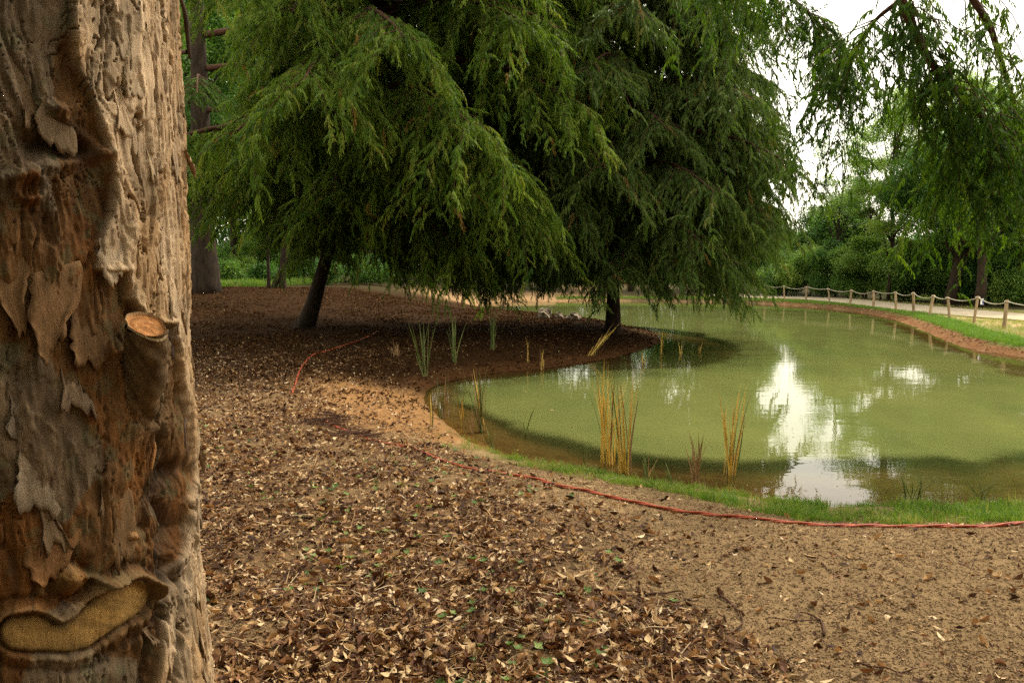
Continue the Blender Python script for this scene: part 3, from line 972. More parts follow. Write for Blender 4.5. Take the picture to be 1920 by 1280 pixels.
PALE = (0.46, 0.36, 0.25); GREY = (0.34, 0.29, 0.22); BRN = (0.27, 0.17, 0.09)
fl = [(195, 440, .038, .060, .006, .10, 0, GREY), (112, 640, .045, .085, .014, .12, .10, GREY), (98, 500, .05, .10, .008, .1, -.1, BRN), (24, 700, .06, .085, .006, .1, .1, GREY),
      (212, 30, .024, .055, .004, .1, 0, PALE), (206, 150, .040, .07, .004, .1, 0, PALE), (250, 180, .03, .08, .004, .08, .05, PALE), (285, 120, .026, .10, .005, .1, 0, PALE),
      (305, 230, .022, .08, .006, .12, .05, PALE), (338, 235, .016, .06, .012, .1, .2, PALE), (345, 260, .020, .05, .020, .15, .35, PALE), (330, 330, .016, .09, .010, .2, .05, PALE),
      (240, 330, .032, .09, .004, .1, .03, PALE), (270, 400, .028, .07, .004, .1, 0, PALE), (298, 470, .022, .10, .006, .1, 0, PALE), (318, 520, .020, .07, .009, .2, .0, PALE),
      (335, 600, .015, .09, .009, .2, .1, PALE), (345, 700, .012, .12, .010, .3, .0, PALE), (352, 800, .014, .07, .018, .2, .3, PALE), (350, 880, .014, .09, .014, .2, .1, GREY),
      (345, 1030, .018, .09, .008, .2, 0, PALE), (330, 1120, .022, .08, .008, .12, .05, PALE), (355, 1140, .018, .08, .010, .15, .1, PALE), (318, 1200, .022, .08, .008, .12, -.05, PALE),
      (362, 1210, .016, .07, .012, .15, .1, GREY), (340, 1230, .02, .07, .008, .1, 0, PALE), (70, 880, .045, .10, .006, .1, .1, BRN), (100, 960, .05, .08, .007, .1, -.1, BRN),
      (180, 830, .03, .10, .005, .1, 0, (0.33, .22, .12)), (215, 900, .03, .11, .005, .1, 0, (0.33, .22, .12)), (265, 1170, .018, .03, .012, .2, .2, (.5, .36, .22)), (150, 560, .04, .08, .005, .1, .05, BRN),
      (262, 250, .02, .06, .005, .1, 0, PALE), (228, 95, .03, .06, .004, .1, 0, PALE), (310, 60, .02, .10, .005, .1, 0, PALE), (325, 150, .014, .07, .009, .1, .1, PALE),
      (40, 60, .05, .10, .004, .1, 0, BRN), (90, 130, .04, .09, .004, .1, .05, BRN), (20, 480, .05, .09, .005, .1, .05, BRN), (45, 830, .04, .08, .006, .1, .1, GREY)]
for i, a in enumerate(fl):
    bark_flake(*a[:7], col=a[7], seed=i * 3 + 1, label='dark loosened bark flake' if a[7] is BRN else ('grey hanging bark flake' if a[7] is GREY else None))

# the dark rolled strip of bark that winds down the right edge
def strand(pts, r0, col, nm='bark_strip', lift=0.008, label=None):
    P = [on_trunk(a, b, lift)[0] for a, b in pts]
    P = smooth_poly(P, 6, False)
    g = Geo(); n = len(P)
    rr0 = r0 * 0.62
    g.tube(P, [rr0 * (0.5 + 0.8 * math.sin(math.pi * (0.12 + 0.8 * i / (n - 1)))) * (0.85 + 0.3 * float(vn(np.array(i * .35), np.array(r0 * 900.), 3))) for i in range(n)], 8)
    V = np.concatenate(g.v) - OFF
    rr = 0.7 + 0.6 * np.array([float(vn(np.array(v[2] * 80), np.array(v[0] * 60), 9)) for v in V])
    o = link(nm, mesh_np(nm, V, g.f, M['trunk_fg'], True, np.array(col)[None, :] * rr[:, None]), fg)
    if label: o['label'] = label


strand([(306, 618), (318, 640), (322, 668), (336, 690), (345, 720), (347, 760), (344, 800), (348, 850)], 0.0062, (0.11, 0.075, 0.055), label='dark rolled bark strip')
strand([(356, 905), (350, 935), (354, 965), (356, 1000), (348, 1040), (336, 1080)], 0.0045, (0.14, 0.095, 0.06), label='dark rolled bark strip')
strand([(340, 0), (348, 30), (352, 70), (356, 110)], 0.005, (0.07, 0.045, 0.03))
strand([(325, 275), (331, 300), (338, 330), (347, 345)], 0.002, (0.40, 0.30, 0.2))
strand([(283, 815), (289, 838), (286, 862), (283, 880)], 0.0035, (0.40, 0.19, 0.07), label='orange splinter under the stub')
strand([(306, 352), (316, 372), (332, 388), (342, 385)], 0.003, (0.16, 0.11, 0.08))

# overhanging limbs of this tree: paths given in the world, foliage hangs from them
fgP, fgR, fgS, fgT = [], [], [], []
rr_ = random.Random(77)


def over_limb(path, r0, sec_from, sec_len, nsec, dens, tone0=0.35, hang=1.0, sc=1.0, spread=1.2):
    path = smooth_poly([np.array(p, float) for p in path], 6, False)
    n = len(path)
    g = Geo()
    g.tube([p - OFF for p in path], [r0 * (1 - 0.85 * i / (n - 1)) for i in range(n)], 8, False)
    for j in range(nsec):
        q = sec_from + (1 - sec_from) * (j + rr_.random()) / nsec
        i = min(n - 2, int(q * (n - 1))); f = q * (n - 1) - i
        p = path[i] * (1 - f) + path[i + 1] * f
        t = path[i + 1] - path[i]
        a0 = math.atan2(t[1], t[0]) + (1 if j % 2 else -1) * rr_.uniform(0.3, 1.3)
        sl = sec_len * rr_.uniform(0.5, 1.25)
        hz = spread * rr_.uniform(0.25, 0.8)
        sp = [p + np.array([math.cos(a0) * hz * sl * w ** 0.7, math.sin(a0) * hz * sl * w ** 0.7, -hang * sl * (0.15 * w + 0.85 * w ** 1.6)]) for w in (0, .2, .4, .6, .8, 1)]
        g.tube([s - OFF for s in sp], [0.008, 0.006, 0.005, 0.004, 0.003, 0.002], 4, False)
        for k in range(int(sl * 13 * dens)):
            w = 0.12 + 0.88 * (k + rr_.random()) / max(1, int(sl * 13 * dens))
            ii = min(4, int(w * 5)); ff = w * 5 - ii
            pp = sp[ii] * (1 - ff) + sp[ii + 1] * ff
            fgP.append(pp - OFF); fgR.append((rr_.gauss(0, .3), rr_.gauss(0, .3), rr_.uniform(0, 6.28))); fgS.append(sc * rr_.uniform(0.6, 1.2))
            fgT.append(max(0, min(.94, rr_.gauss(tone0, .16))))
    link('branch', g.mesh('branch', M['twig'], True), fg)


T0 = lambda z: (TC[0] + 0.0375 * max(0, z - 3) ** 1.2, TC[1], z)
over_limb([T0(6.2), (0.6, 2.6, 6.6), (2.4, 5.0, 6.0), at_d(1640, -160, 7.2), at_d(1690, 0, 7.4), at_d(1745, 115, 7.5), at_d(1812, 190, 7.6), at_d(1880, 260, 7.7)], 0.085, 0.50, 0.9, 50, 0.85)
over_limb([T0(6.9), (1.2, 2.0, 7.4), (3.4, 4.8, 6.6), at_d(1800, -140, 7.4), at_d(1860, 60, 7.7), at_d(1900, 190, 8.0), at_d(1930, 300, 8.2)], 0.07, 0.45, 1.3, 30, 0.8, tone0=0.6, hang=1.15)
over_limb([T0(6.5), (0.2, 3.4, 7.2), (1.4, 6.6, 6.6), at_d(1250, -130, 9.2), at_d(1360, -60, 9.6), at_d(1470, -10, 9.9), at_d(1530, 40, 10), at_d(1570, 90, 10.2)], 0.07, 0.45, 0.95, 60, 1.0, tone0=0.45)
over_limb([at_d(1640, 40, 8.0), at_d(1600, 110, 8.5), at_d(1578, 200, 8.9), at_d(1570, 270, 9.1)], 0.018, 0.0, 0.7, 16, 0.8)
over_limb([at_d(1690, 0, 7.4), at_d(1640, 40, 8.0), at_d(1600, 100, 8.4), at_d(1575, 150, 8.6)], 0.025, 0.0, 0.75, 26, 0.9)
over_limb([at_d(1812, 190, 7.6), at_d(1860, 240, 8.4), at_d(1900, 300, 9.0)], 0.02, 0.0, 1.1, 18, 1.0, tone0=0.5)
over_limb([at_d(1745, 115, 7.5), at_d(1790, 230, 8.2), at_d(1800, 330, 8.6)], 0.020, 0.0, 0.95, 20, 1.1, tone0=0.45)
for k in range(15):
    # unseen rest of the crown, added overhead to shade trunk and ground
    a = math.radians(100 + k * 137.5 % 320)
    zt = 5.5 + 0.34 * k
    L_ = rr_.uniform(4.0, 6.2) * (1 - 0.03 * k)
    if math.degrees(a) % 360 < 150 and math.degrees(a) % 360 > 20: L_ *= 0.36
    x0, y0, z0 = T0(zt)
    over_limb([(x0, y0, z0), (x0 + .35 * L_ * math.cos(a), y0 + .35 * L_ * math.sin(a), z0 + .55), (x0 + .7 * L_ * math.cos(a + .1), y0 + .7 * L_ * math.sin(a + .1), z0 + .5), (x0 + L_ * math.cos(a + .2), y0 + L_ * math.sin(a + .2), z0 - .1)],
              0.075, 0.25, 1.0, 26, 0.55, sc=2.1, spread=1.8, hang=0.7)
scatter('crown', 'sprn', SPRN, np.array(fgP), np.array(fgR), np.array(fgS), np.array(fgT), fg)

# ------------------------------------------------------------------ broadleaf trees and shrubs behind
def broad_tree(name, label, base, h, crown_r, crown_low, n, seed, lean=(0, 0), trunk_r=0.14, tone0=0.45, group=None, flat=0.8, lobes=14, sc=1.0, cat='tree', sources=None, key='clump'):
    r = np.random.default_rng(seed); rr = random.Random(seed)
    base = np.array(base, float)
    t = thing(name, label, cat, base, group)
    g = Geo()
    topp = np.array([lean[0], lean[1], h * 0.93])
    tr = [topp * (i / 8) + np.array([0.10 * math.sin(i * 1.3 + seed), 0.08 * math.cos(i * 1.7 + seed), -0.2 if i == 0 else 0]) * (i > 0 or 1) for i in range(9)]
    g.tube(tr, [trunk_r * (1.15 - 0.95 * i / 8) for i in range(9)], 9)
    link('trunk', g.mesh('trunk', M['bark']), t)
    cz = (crown_low + h) / 2; ch = (h - crown_low) / 2
    P = []; TN = []
    gb = Geo()
    for k in range(lobes):
        az = rr.uniform(0, 6.28); e = rr.uniform(-0.85, 1)
        rad = crown_r * math.sqrt(max(0.05, 1 - e * e)) * rr.uniform(0.45, 0.85)
        f = min(1.0, max(0.1, (cz + e * ch * 0.8) / h))
        axp = topp * f
        c = np.array([axp[0] + math.cos(az) * rad, axp[1] + math.sin(az) * rad, cz + e * ch * 0.8])
        a0 = topp * max(0.12, f - 0.22)
        gb.tube([a0, (a0 * .5 + c * .5) + np.array([0, 0, .12]), c], [trunk_r * 0.4, trunk_r * 0.25, trunk_r * 0.08], 5, False)
        m_ = int(n / lobes)
        s = crown_r * rr.uniform(0.26, 0.46)
        v = r.normal(size=(m_, 3)); v /= np.linalg.norm(v, axis=1)[:, None]
        v *= (r.random(m_) ** 0.45)[:, None] * s
        v[:, 2] *= flat * 0.8
        P.append(c + v)
        TN.append(np.clip(tone0 + 0.16 * rr.uniform(-1, 1) + 0.14 * r.normal(size=m_), 0, 1))
    link('branch', gb.mesh('branch', M['bark']), t)
    P = np.concatenate(P); TN = np.concatenate(TN)
    P[:, 2] = np.maximum(P[:, 2], 0.1)
    nn = len(P)
    rot = np.stack([r.normal(0, .35, nn), r.normal(0, .35, nn), r.uniform(0, 6.28, nn)], -1)
    scatter('crown', key, sources or CLUMP, P, rot, sc * r.uniform(0.7, 1.35, nn), TN, t)
    return t


def gpt(px, d):
    x = (px - 960) / FOC * d
    return (x, d, float(ground_z(np.array([x]), np.array([d]), False)[0]))


# young light-leaved trees beside the sky gap
broad_tree('leafy_tree', 'slender young light green tree against the white sky, right of the sky gap', gpt(1668, 47), 13.0, 3.0, 2.6, 2000, 5, (-0.2, 0), 0.10, 0.9, None, 0.5, 40)
broad_tree('leafy_tree', 'airy light green tree partly behind the hanging upper right twigs', gpt(1778, 50), 14.5, 4.2, 3.2, 3000, 6, (0.2, 0), 0.14, 0.85, None, 0.6, 28)
broad_tree('leafy_tree', 'thin bare-stemmed tree in the sky gap with few leaves', gpt(1622, 52), 9.8, 1.9, 3.6, 700, 9, (0.1, 0), 0.07, 0.85, None, 0.5, 12)
broad_tree('leafy_tree', 'sparse airy tree whose thin top rises into the sky gap', gpt(1566, 54), 12.0, 2.4, 4.0, 380, 19, (0.3, 0), 0.08, 0.8, None, 0.5, 30)
broad_tree('leafy_tree', 'dark leaning tree behind the fence below the hanging foliage', gpt(1782, 42), 9.5, 4.2, 3.2, 3800, 12, (0.9, 0), 0.30, 0.42, None, 0.8, 22)
broad_tree('leafy_tree', 'dark straight tree behind the roped path near the right edge', gpt(1832, 38), 9.0, 3.6, 2.9, 3400, 13, (0.4, 0), 0.22, 0.45, None, 0.8, 20)
broad_tree('leafy_tree', 'tall mid-green tree at the right edge beyond the path', gpt(1950, 44), 12.5, 4.6, 1.8, 4200, 14, (0, 0), 0.25, 0.5, None, 0.8, 24)
# wood behind the peninsula conifer
for i, (px, d, h, cr, tn) in enumerate([(1560, 60, 7.4, 3.4, 0.50), (1385, 62, 13.5, 4.2, 0.6), (1310, 66, 16, 5.8, 0.58), (1180, 64, 14, 5.4, 0.48), (1040, 68, 15, 6.0, 0.42), (930, 62, 15, 5.8, 0.35), (800, 56, 15, 5.8, 0.38), (690, 50, 14, 5.2, 0.45)]):
    wl_ = ['low round tree closing the foot of the sky gap', 'tall tree behind the right flank of the peninsula conifer', 'tallest tree behind the peninsula conifer', 'tree behind the trunk of the peninsula conifer',
           'dark tree above the far sandy shore', 'dark tree between the two conifers, behind the far shore', 'dark tree hidden behind the leaning conifer', 'green tree behind the leaning trunk'][i]
    broad_tree('woodland_tree', wl_, gpt(px, d), h, cr, 1.2, 3600, 30 + i, (0.2, 0), 0.22, tn, 'woodland trees behind the pond', 0.9, 22, 1.35)
# left wood, glimpsed under the skirt
LW = [(300, 47, 18, 5.6, .6), (440, 54, 20, 6.5, .9), (520, 60, 20, 6.5, .85), (610, 56, 18, 6.0, .75), (360, 41, 17, 4.6, .5), (200, 38, 16, 4.8, .35)]  # higher tones put the clearing's sunlight into the leaf colour
for i, (px, d, h, cr, tn) in enumerate(LW):
    wl_ = ['dark tree at the back left beyond the large trunk', 'bright green tree standing in the sunlit clearing on the left', 'tree behind the sunlit clearing, over the thin stems', 'tree to the right of the clearing, behind the leaning trunk',
           'dark tree just behind the broad trunk on the left', 'dark tree hidden at the left edge'][i]
    broad_tree('woodland_tree', wl_, gpt(px, d), h, cr, 3.0 if i in (1, 2, 3) else 1.5, 3600, 50 + i, (0.3, 0), 0.24, tn, 'woodland trees on the left', 0.9, 22, 1.35)

# shrubs: a hedge-like thicket behind the path, each bush its own thing
SH = []
for i in range(15):
    px = 1480 + i * 34 + R_.uniform(-6, 6)
    d = 56 - i * 1.15 + R_.uniform(-1, 1)
    SH.append((px, d, R_.uniform(3.0, 4.4), R_.uniform(1.7, 2.4), R_.uniform(.40, .85)))
words = ['first', 'second', 'third', 'fourth', 'fifth', 'sixth', 'seventh', 'eighth', 'ninth', 'tenth', 'eleventh', 'twelfth', 'thirteenth', 'fourteenth', 'fifteenth']
for i, (px, d, h, cr, tn) in enumerate(SH):
    broad_tree('shrub', words[i] + ' dense green bush from the left in the thicket behind the roped path', gpt(px, d), h, cr, 0.1, 1500, 80 + i, (0, 0), 0.06, tn, 'bushes behind the roped path', 0.95, 14, 1.0, 'bush')
for i, (px, d, h, cr, tn, lb) in enumerate([(445, 44, 1.5, 1.2, .95, 'small bright yellow-green bush lit in the clearing on the left'), (480, 47, 2.4, 1.4, .8, 'leafy pale bush in the clearing beside the thin stems'),  # clearing bushes get their sunlight from a raised tone
                                        (560, 46, 1.8, 1.5, .6, 'low green bush right of the forked stem'), (385, 42, 2.0, 1.5, .5, 'low bush beside the broad dark trunk'),
                                        (432, 38, 1.0, .9, .55, 'low clump of leaves at the near edge of the clearing, beside the broad trunk'), (500, 38, .9, .8, .35, 'low dark clump of leaves at the foot of the thin stem'),
                                        (618, 40, 1.3, 1.3, .4, 'low dark bush right behind the leaning conifer trunk'), (690, 42, 1.5, 1.4, .45, 'low bush farther right behind the leaning conifer skirt')]):
    broad_tree('shrub', lb, gpt(px, d), h, cr, 0.1, 500, 110 + i, (0, 0), 0.03, tn, None, 0.8, 9, 0.8, 'bush')

# far wood closing the horizon all round
n = 90000
az = R_.uniform(-math.pi, math.pi, n); rad = 92 + R_.uniform(0, 9, n)
fx, fy = rad * np.sin(az), rad * np.cos(az)
topz = 7 + 6 * fbm(az * 9, az * 0, 91, 3)
gapm = sm(0.24, 0.33, az) * sm(0.60, 0.5, az)
topz = topz * (1 - gapm) + (4.6 + 1.5 * fbm(az * 20, az * 0, 92, 2)) * gapm
fz = R_.random(n) ** 1.3 * topz + 0.3
scatter('far_wood', 'clump', CLUMP, np.stack([fx, fy, fz], -1), np.stack([R_.normal(0, .3, n), R_.normal(0, .3, n), R_.uniform(0, 6.28, n)], -1), R_.uniform(2.2, 4.2, n), np.clip(R_.normal(.4, .2, n), 0, 1), None,
        kind='stuff', label='dark wood closing the view beyond the pond', cat='wood')
# unseen conifers added beside and behind the viewpoint to block sky light
for i, (bx, by, hh) in enumerate([(-10.8, 7.2, 14), (-7.0, -4.5, 15), (2.5, -7.5, 15), (10.5, -3.0, 13), (-4.3, -2.0, 9)]):
    conifer(['tall conifer out of view to the left of the foreground tree', 'tall conifer behind and left of the viewpoint', 'tall conifer directly behind the viewpoint', 'tall conifer behind and right of the viewpoint', 'bushy low conifer close behind the foreground tree'][i],
            (bx, by, 0.35), (bx, by), hh, 0.3, (lambda z, a: 4.8 * (1 - 0.5 * max(0, (z - 7) / 8))) if i < 4 else (lambda z, a: 2.6), 44 if i < 4 else 60, 2.6 if i < 4 else 0.5, 'spr', SPR, 200 + i, 0.3, 0.1, name='conifer_tree', dens=0.9, spray_scale=2.4, secstep=0.4)

for i in range(7):
    px = 365 + i * 62
    broad_tree('shrub', words[i] + ' dark bush from the left along the back of the dark wood floor', gpt(px, 57 + 2 * math.sin(i * 2.2)), R_.uniform(2.6, 3.6), R_.uniform(1.8, 2.4), 0.1, 1300, 140 + i, (0, 0), 0.05, R_.uniform(.3, .7), 'bushes at the back of the left wood', 0.95, 12, 1.0, 'bush')

# bare trunks in the left wood
def bare_trunk(name, label, base, pts, r0, r1, sides=12, cat='tree', forks=()):
    base = np.array(base, float)
    t = thing(name, label, cat, base)
    g = Geo(); P = smooth_poly([np.array(p, float) for p in pts], 5, False); n = len(P)
    P[0][2] -= 0.3
    g.tube(P, [r0 + (r1 - r0) * i / (n - 1) + (0.35 * r0 if i == 0 else 0.12 * r0 if i < 3 else 0) for i in range(n)], sides)
    link('trunk', g.mesh('trunk', M['bark']), t)
    for f in forks:
        g = Geo(); Q = smooth_poly([np.array(p, float) for p in f[0]], 5, False); m_ = len(Q)
        g.tube(Q, [f[1] * (1 - 0.7 * i / (m_ - 1)) for i in range(m_)], 8)
        link('branch', g.mesh('branch', M['bark']), t)
    return t


b = gpt(383, 30)
bigt = bare_trunk('conifer_tree', 'broad dark conifer trunk behind the foreground tree, with level reddish limbs', b, [(0, 0, 0), (0.05, 0, 3), (0.1, 0, 8), (0.1, 0, 14)], 0.56, 0.16, 16)
P = []; Rt = []; S = []; Tn = []
rb = random.Random(9)
for (zs, ln, dy, az, th_) in [(9.4, 5.2, -1.2, -0.15, .13), (8.2, 4.6, -1.0, 0.05, .12), (6.7, 5.6, -1.4, -0.02, .10), (6.0, 5.4, -2.0, -0.25, .07), (10.8, 5, -2, -0.5, .12), (7.4, 4, -3, -1.2, .09), (9.5, 4, -3, -2.2, .09), (5.2, 3.6, -2, -0.9, .06), (11.5, 4.5, 0, 0.6, .1), (12.4, 4, 0, -1.5, .1), (8.8, 4, 0, 2.4, .1), (5.6, 3.4, 0, 3.4, .08), (7.0, 4.4, 0, 4.0, .08)]:
    g = Geo(); path = [np.array([0.4 * math.cos(az) + (ln * q) * math.cos(az), ln * q * math.sin(az) - 0.4 * q, zs + 0.5 * q - 1.5 * q ** 3]) for q in np.linspace(0, 1, 9)]
    g.tube(path, [th_ * (1 - .8 * i / 8) for i in range(9)], 7, False)
    for j in range(24):
        q = 0.35 + 0.65 * rb.random(); i = min(7, int(q * 8)); p = path[i] * (1 - (q * 8 - i)) + path[i + 1] * (q * 8 - i)
        a = az + rb.choice((-1, 1)) * rb.uniform(.4, 1.3); sl = rb.uniform(.6, 1.5)
        sp = [p + np.array([math.cos(a) * sl * w, math.sin(a) * sl * w, -sl * .9 * w ** 1.7]) for w in (0, .33, .66, 1)]
        g.tube(sp, [.014, .01, .007, .004], 3, False)
        for k in range(12):
            w = rb.random() * 3; ii = min(2, int(w)); P.append(sp[ii] * (1 - w + ii) + sp[ii + 1] * (w - ii)); Rt.append((rb.gauss(0, .25), rb.gauss(0, .25), a + rb.gauss(0, .8))); S.append(rb.uniform(.8, 1.4)); Tn.append(max(0, min(.9, rb.gauss(.4, .16))))
    link('branch', g.mesh('branch', M['twig']), bigt)
scatter('crown', 'spr', SPR, np.array(P), np.array(Rt), np.array(S), np.array(Tn), bigt)

b = gpt(505, 33); bare_trunk('sapling', 'thin straight dark stem left of the forked one in front of the clearing', b, [(0, 0, 0), (0, 0, 1.5), (.05, 0, 3.5), (.0, 0, 7)], 0.075, 0.03, 8)
b = gpt(531, 33); bare_trunk('sapling', 'dark forked stem in front of the clearing, one arm leaning left to the ground', b, [(0, 0, 0), (.05, 0, 1.2), (.2, 0, 3.0), (.3, 0, 6)], 0.15, 0.05, 9, forks=[([(-.45, -.1, -.25), (-.1, -.05, .6), (.35, 0, 1.35), (.75, 0, 2.4), (.9, 0, 3.6)], .14)])

# ------------------------------------------------------------------ rope fence on the far bank
FP = [(1511, 563.5), (1555.6, 566.5), (1594, 570), (1638, 574.5), (1680, 580), (1713, 585), (1743, 590), (1780.6, 596), (1826, 602.7), (1883, 613), (1962, 627), (2070, 648)]
pp = [at_z(a, b, 0.27) for a, b in FP]
extra = [pp[0] + (pp[0] - pp[1]) * np.array([1.0, 1.0, 0]) * k for k in (2, 1)]
pp = extra + pp
fence = thing('rope_fence', 'low fence of wooden posts joined by a sagging pale rope along the path', 'fence', pp[6])
FO = pp[6]
tops = []
PH = 0.90
for i, q in enumerate(pp):
    gz = float(ground_z(np.array([q[0]]), np.array([q[1]]), False)[0])
    g = Geo(); r = 0.052 * R_.uniform(.85, 1.15); lx = R_.normal(0, 0.02); ly = R_.normal(0, 0.02)
    hgt = PH * R_.uniform(0.93, 1.05)
    g.tube([np.array([q[0] + lx * t, q[1] + ly * t, gz + z]) - FO for t, z in ((0, -0.2), (0, 0.02), (2, 0.5), (4, hgt - 0.03), (4, hgt))], [r * 1.02, r, r * .98, r * .95, r * .75], 10)
    link('post', g.mesh('post', M['post']), fence)
    tops.append(np.array([q[0] + 4 * lx, q[1] + 4 * ly, gz + hgt - 0.07]))
for i in range(len(tops) - 1):
    a, b = tops[i], tops[i + 1]
    sag = 0.11 + 0.04 * math.sin(i * 2.1)
    g = Geo()
    P = [a * (1 - t) + b * t - np.array([0, 0, sag * 4 * t * (1 - t)]) - FO + np.array([0, -0.05, 0.02]) for t in np.linspace(0, 1, 13)]
    V = []
    g.tube(P, [0.017] * 13, 7)
    # a turn of rope round the post head
    link('rope', g.mesh('rope', M['rope']), fence)
    g = Geo()
    c = tops[i] - FO + np.array([0, 0, 0.02])
    g.tube([c + 0.064 * np.array([math.cos(w), math.sin(w), 0.15 * math.sin(w)]) for w in np.linspace(0, 6.28, 13)], [0.016] * 13, 6)
    link('rope_knot', g.mesh('rope_knot', M['rope']), fence)
# small white and blue tag by one post
q = tops[10] - np.array([0, 0, 0.12])
tg = thing('notice_tag', 'small white and blue tag tied to a fence post near the right edge', 'tag', q + np.array([0.10, -0.09, 0]))
def box(name, sx, sy, sz, mat, loc=(0, 0, 0), parent=None):
    v = [(x * sx / 2 + loc[0], y * sy / 2 + loc[1], z * sz / 2 + loc[2]) for x in (-1, 1) for y in (-1, 1) for z in (-1, 1)]
    f = [(0, 1, 3, 2), (4, 6, 7, 5), (0, 4, 5, 1), (2, 3, 7, 6), (0, 2, 6, 4), (1, 5, 7, 3)]
    return link(name, mesh_np(name, v, f, mat), parent)
box('tag_plate', 0.11, 0.012, 0.20, M['white'], parent=tg)
box('tag_print', 0.05, 0.004, 0.16, M['blue'], (0.028, -0.009, 0), tg)

# ------------------------------------------------------------------ orange rope on the ground
def ground_path(pix, z=0.40, n=10, lift=0.013):
    W = []
    for a, b in pix:
        q = at_z(a, b, z)
        for _ in range(5):
            zz_ = float(ground_z(np.array([q[0]]), np.array([q[1]]))[0]); q = at_z(a, b, zz_)
        W.append(q[:2])
    P = smooth_poly(W, n, False)
    P = np.array(P)
    Z = ground_z(P[:, 0], P[:, 1]) + lift
    Z = np.convolve(np.pad(Z, 2, mode='edge'), np.ones(5) / 5, 'valid')
    return np.column_stack([P, Z])


def twisted(paths, name, label, r=0.0085, gap=0.0072, turns=2.2):
    o = thing(name, label, 'rope', paths[0][0])
    O = paths[0][0]
    for P in paths:
        P = np.array(P)
        # resample
        seg = np.linalg.norm(np.diff(P, axis=0), axis=1); s = np.concatenate([[0], np.cumsum(seg)])
        m_ = int(s[-1] / 0.025); q = np.linspace(0, s[-1], m_)
        Q = np.column_stack([np.interp(q, s, P[:, k]) for k in range(3)])
        Q[:, 0] += 0.012 * (fbm(q * 4, q * 0, 3, 3) - .5); Q[:, 1] += 0.03 * (fbm(q * 3, q * 0 + 5, 3, 3) - .5)
        T = np.gradient(Q, axis=0); T /= np.linalg.norm(T, axis=1)[:, None]
        A = np.cross(T, [0, 0, 1]); A /= np.linalg.norm(A, axis=1)[:, None]; B = np.cross(A, T)
        for ph in (0, math.pi):
            w = q * 2 * math.pi * turns + ph
            S = Q + gap * (np.cos(w)[:, None] * A + 0.7 * np.sin(w)[:, None] * B)
            g = Geo(); g.tube([v - O for v in S], [r] * len(S), 6)
            link('rope_strand', g.mesh('rope_strand', M['rope_orange']), o)
    return o


def grnd(x, y):
    return float(ground_z(np.array([x]), np.array([y]))[0])


main = ground_path([(2300, 935), (2100, 962), (1960, 980), (1880, 987), (1780, 988), (1660, 987), (1560, 986), (1480, 981), (1400, 972), (1320, 965), (1250, 957), (1180, 942), (1100, 922), (1040, 911), (980, 896), (920, 886), (870, 878), (820, 862), (770, 842), (720, 832), (680, 822), (640, 806), (606, 790)])
sec = ground_path([(548, 740), (556, 715), (566, 690), (586, 668), (620, 658), (655, 646), (685, 634), (708, 622)], lift=0.022)
twisted([main, sec], 'orange_rope', 'orange-red rope snaking over the leaf litter along the grassy pond edge', r=0.0086)

# ------------------------------------------------------------------ reeds: every clump a thing, every blade a part
def reed_clump(label, px, py, hpx, n, spread_px, tone, lean=(0, 0), seed=0, curve=0.12, wid=0.011, name='reed_clump', fan=0.12, cat='reeds', zz=0.0):
    base = at_z(px, py, zz)
    gz = float(ground_z(np.array([base[0]]), np.array([base[1]]))[0])
    if gz > zz + 0.02:
        for _ in range(4):
            base = at_z(px, py, gz); gz = float(ground_z(np.array([base[0]]), np.array([base[1]]))[0])
    base[2] = min(gz, 0.0) if gz < 0.02 else gz
    k = base[1] / FOC
    H = 1.08 * hpx * k + (0 - base[2] if base[2] < 0 else 0); sp = spread_px * k
    t = thing(name, label, cat, base)
    r = random.Random(seed)
    if hpx > 80: n = int(n * 1.6)
    for i in range(n):
        g = Geo()
        ox, oy = r.gauss(0, sp * .24), r.gauss(0, sp * .3)
        hh = H * r.uniform(0.62, 1.0) if r.random() < .8 else H * r.uniform(.25, .6)
        dx = lean[0] + r.gauss(0, fan); dy = lean[1] + r.gauss(0, fan)
        cv = r.uniform(-1, 1) * curve
        a = r.uniform(0, math.pi); w = wid * r.uniform(.7, 1.25)
        V = []; m_ = 7
        for j in range(m_ + 1):
            q = j / m_
            c = np.array([ox + dx * hh * q + cv * hh * q * q * math.cos(a * 2), oy + dy * hh * q + cv * hh * q * q * math.sin(a * 2), hh * q * (1 - 0.1 * abs(cv) * q) - 0.03 * (j == 0)])
            ww = w * (0.75 + .35 * math.sin(q * 2.6)) * (1 - q ** 3.5) * 0.5 + 0.0006
            s = np.array([math.cos(a + q * .6), math.sin(a + q * .6), 0]) * ww
            nn = np.array([-math.sin(a + q * .6), math.cos(a + q * .6), 0]) * ww * 0.35
            V += [c - s, c + nn, c + s]
        F = []
        for j in range(m_):
            F += [(3 * j, 3 * j + 1, 3 * j + 4, 3 * j + 3), (3 * j + 1, 3 * j + 2, 3 * j + 5, 3 * j + 4)]
        mt = M['reed_yellow'] if tone == 'y' else M['reed_green'] if tone == 'g' else M['reed_brown']
        if tone == 'y' and r.random() < .25: mt = M['reed_brown'] if r.random() < .6 else M['reed_green']
        if tone == 'm': mt = r.choice([M['reed_yellow'], M['reed_green'], M['reed_green'], M['reed_brown']])
        link('blade', mesh_np('blade', V, F, mt, True), t)
    return t


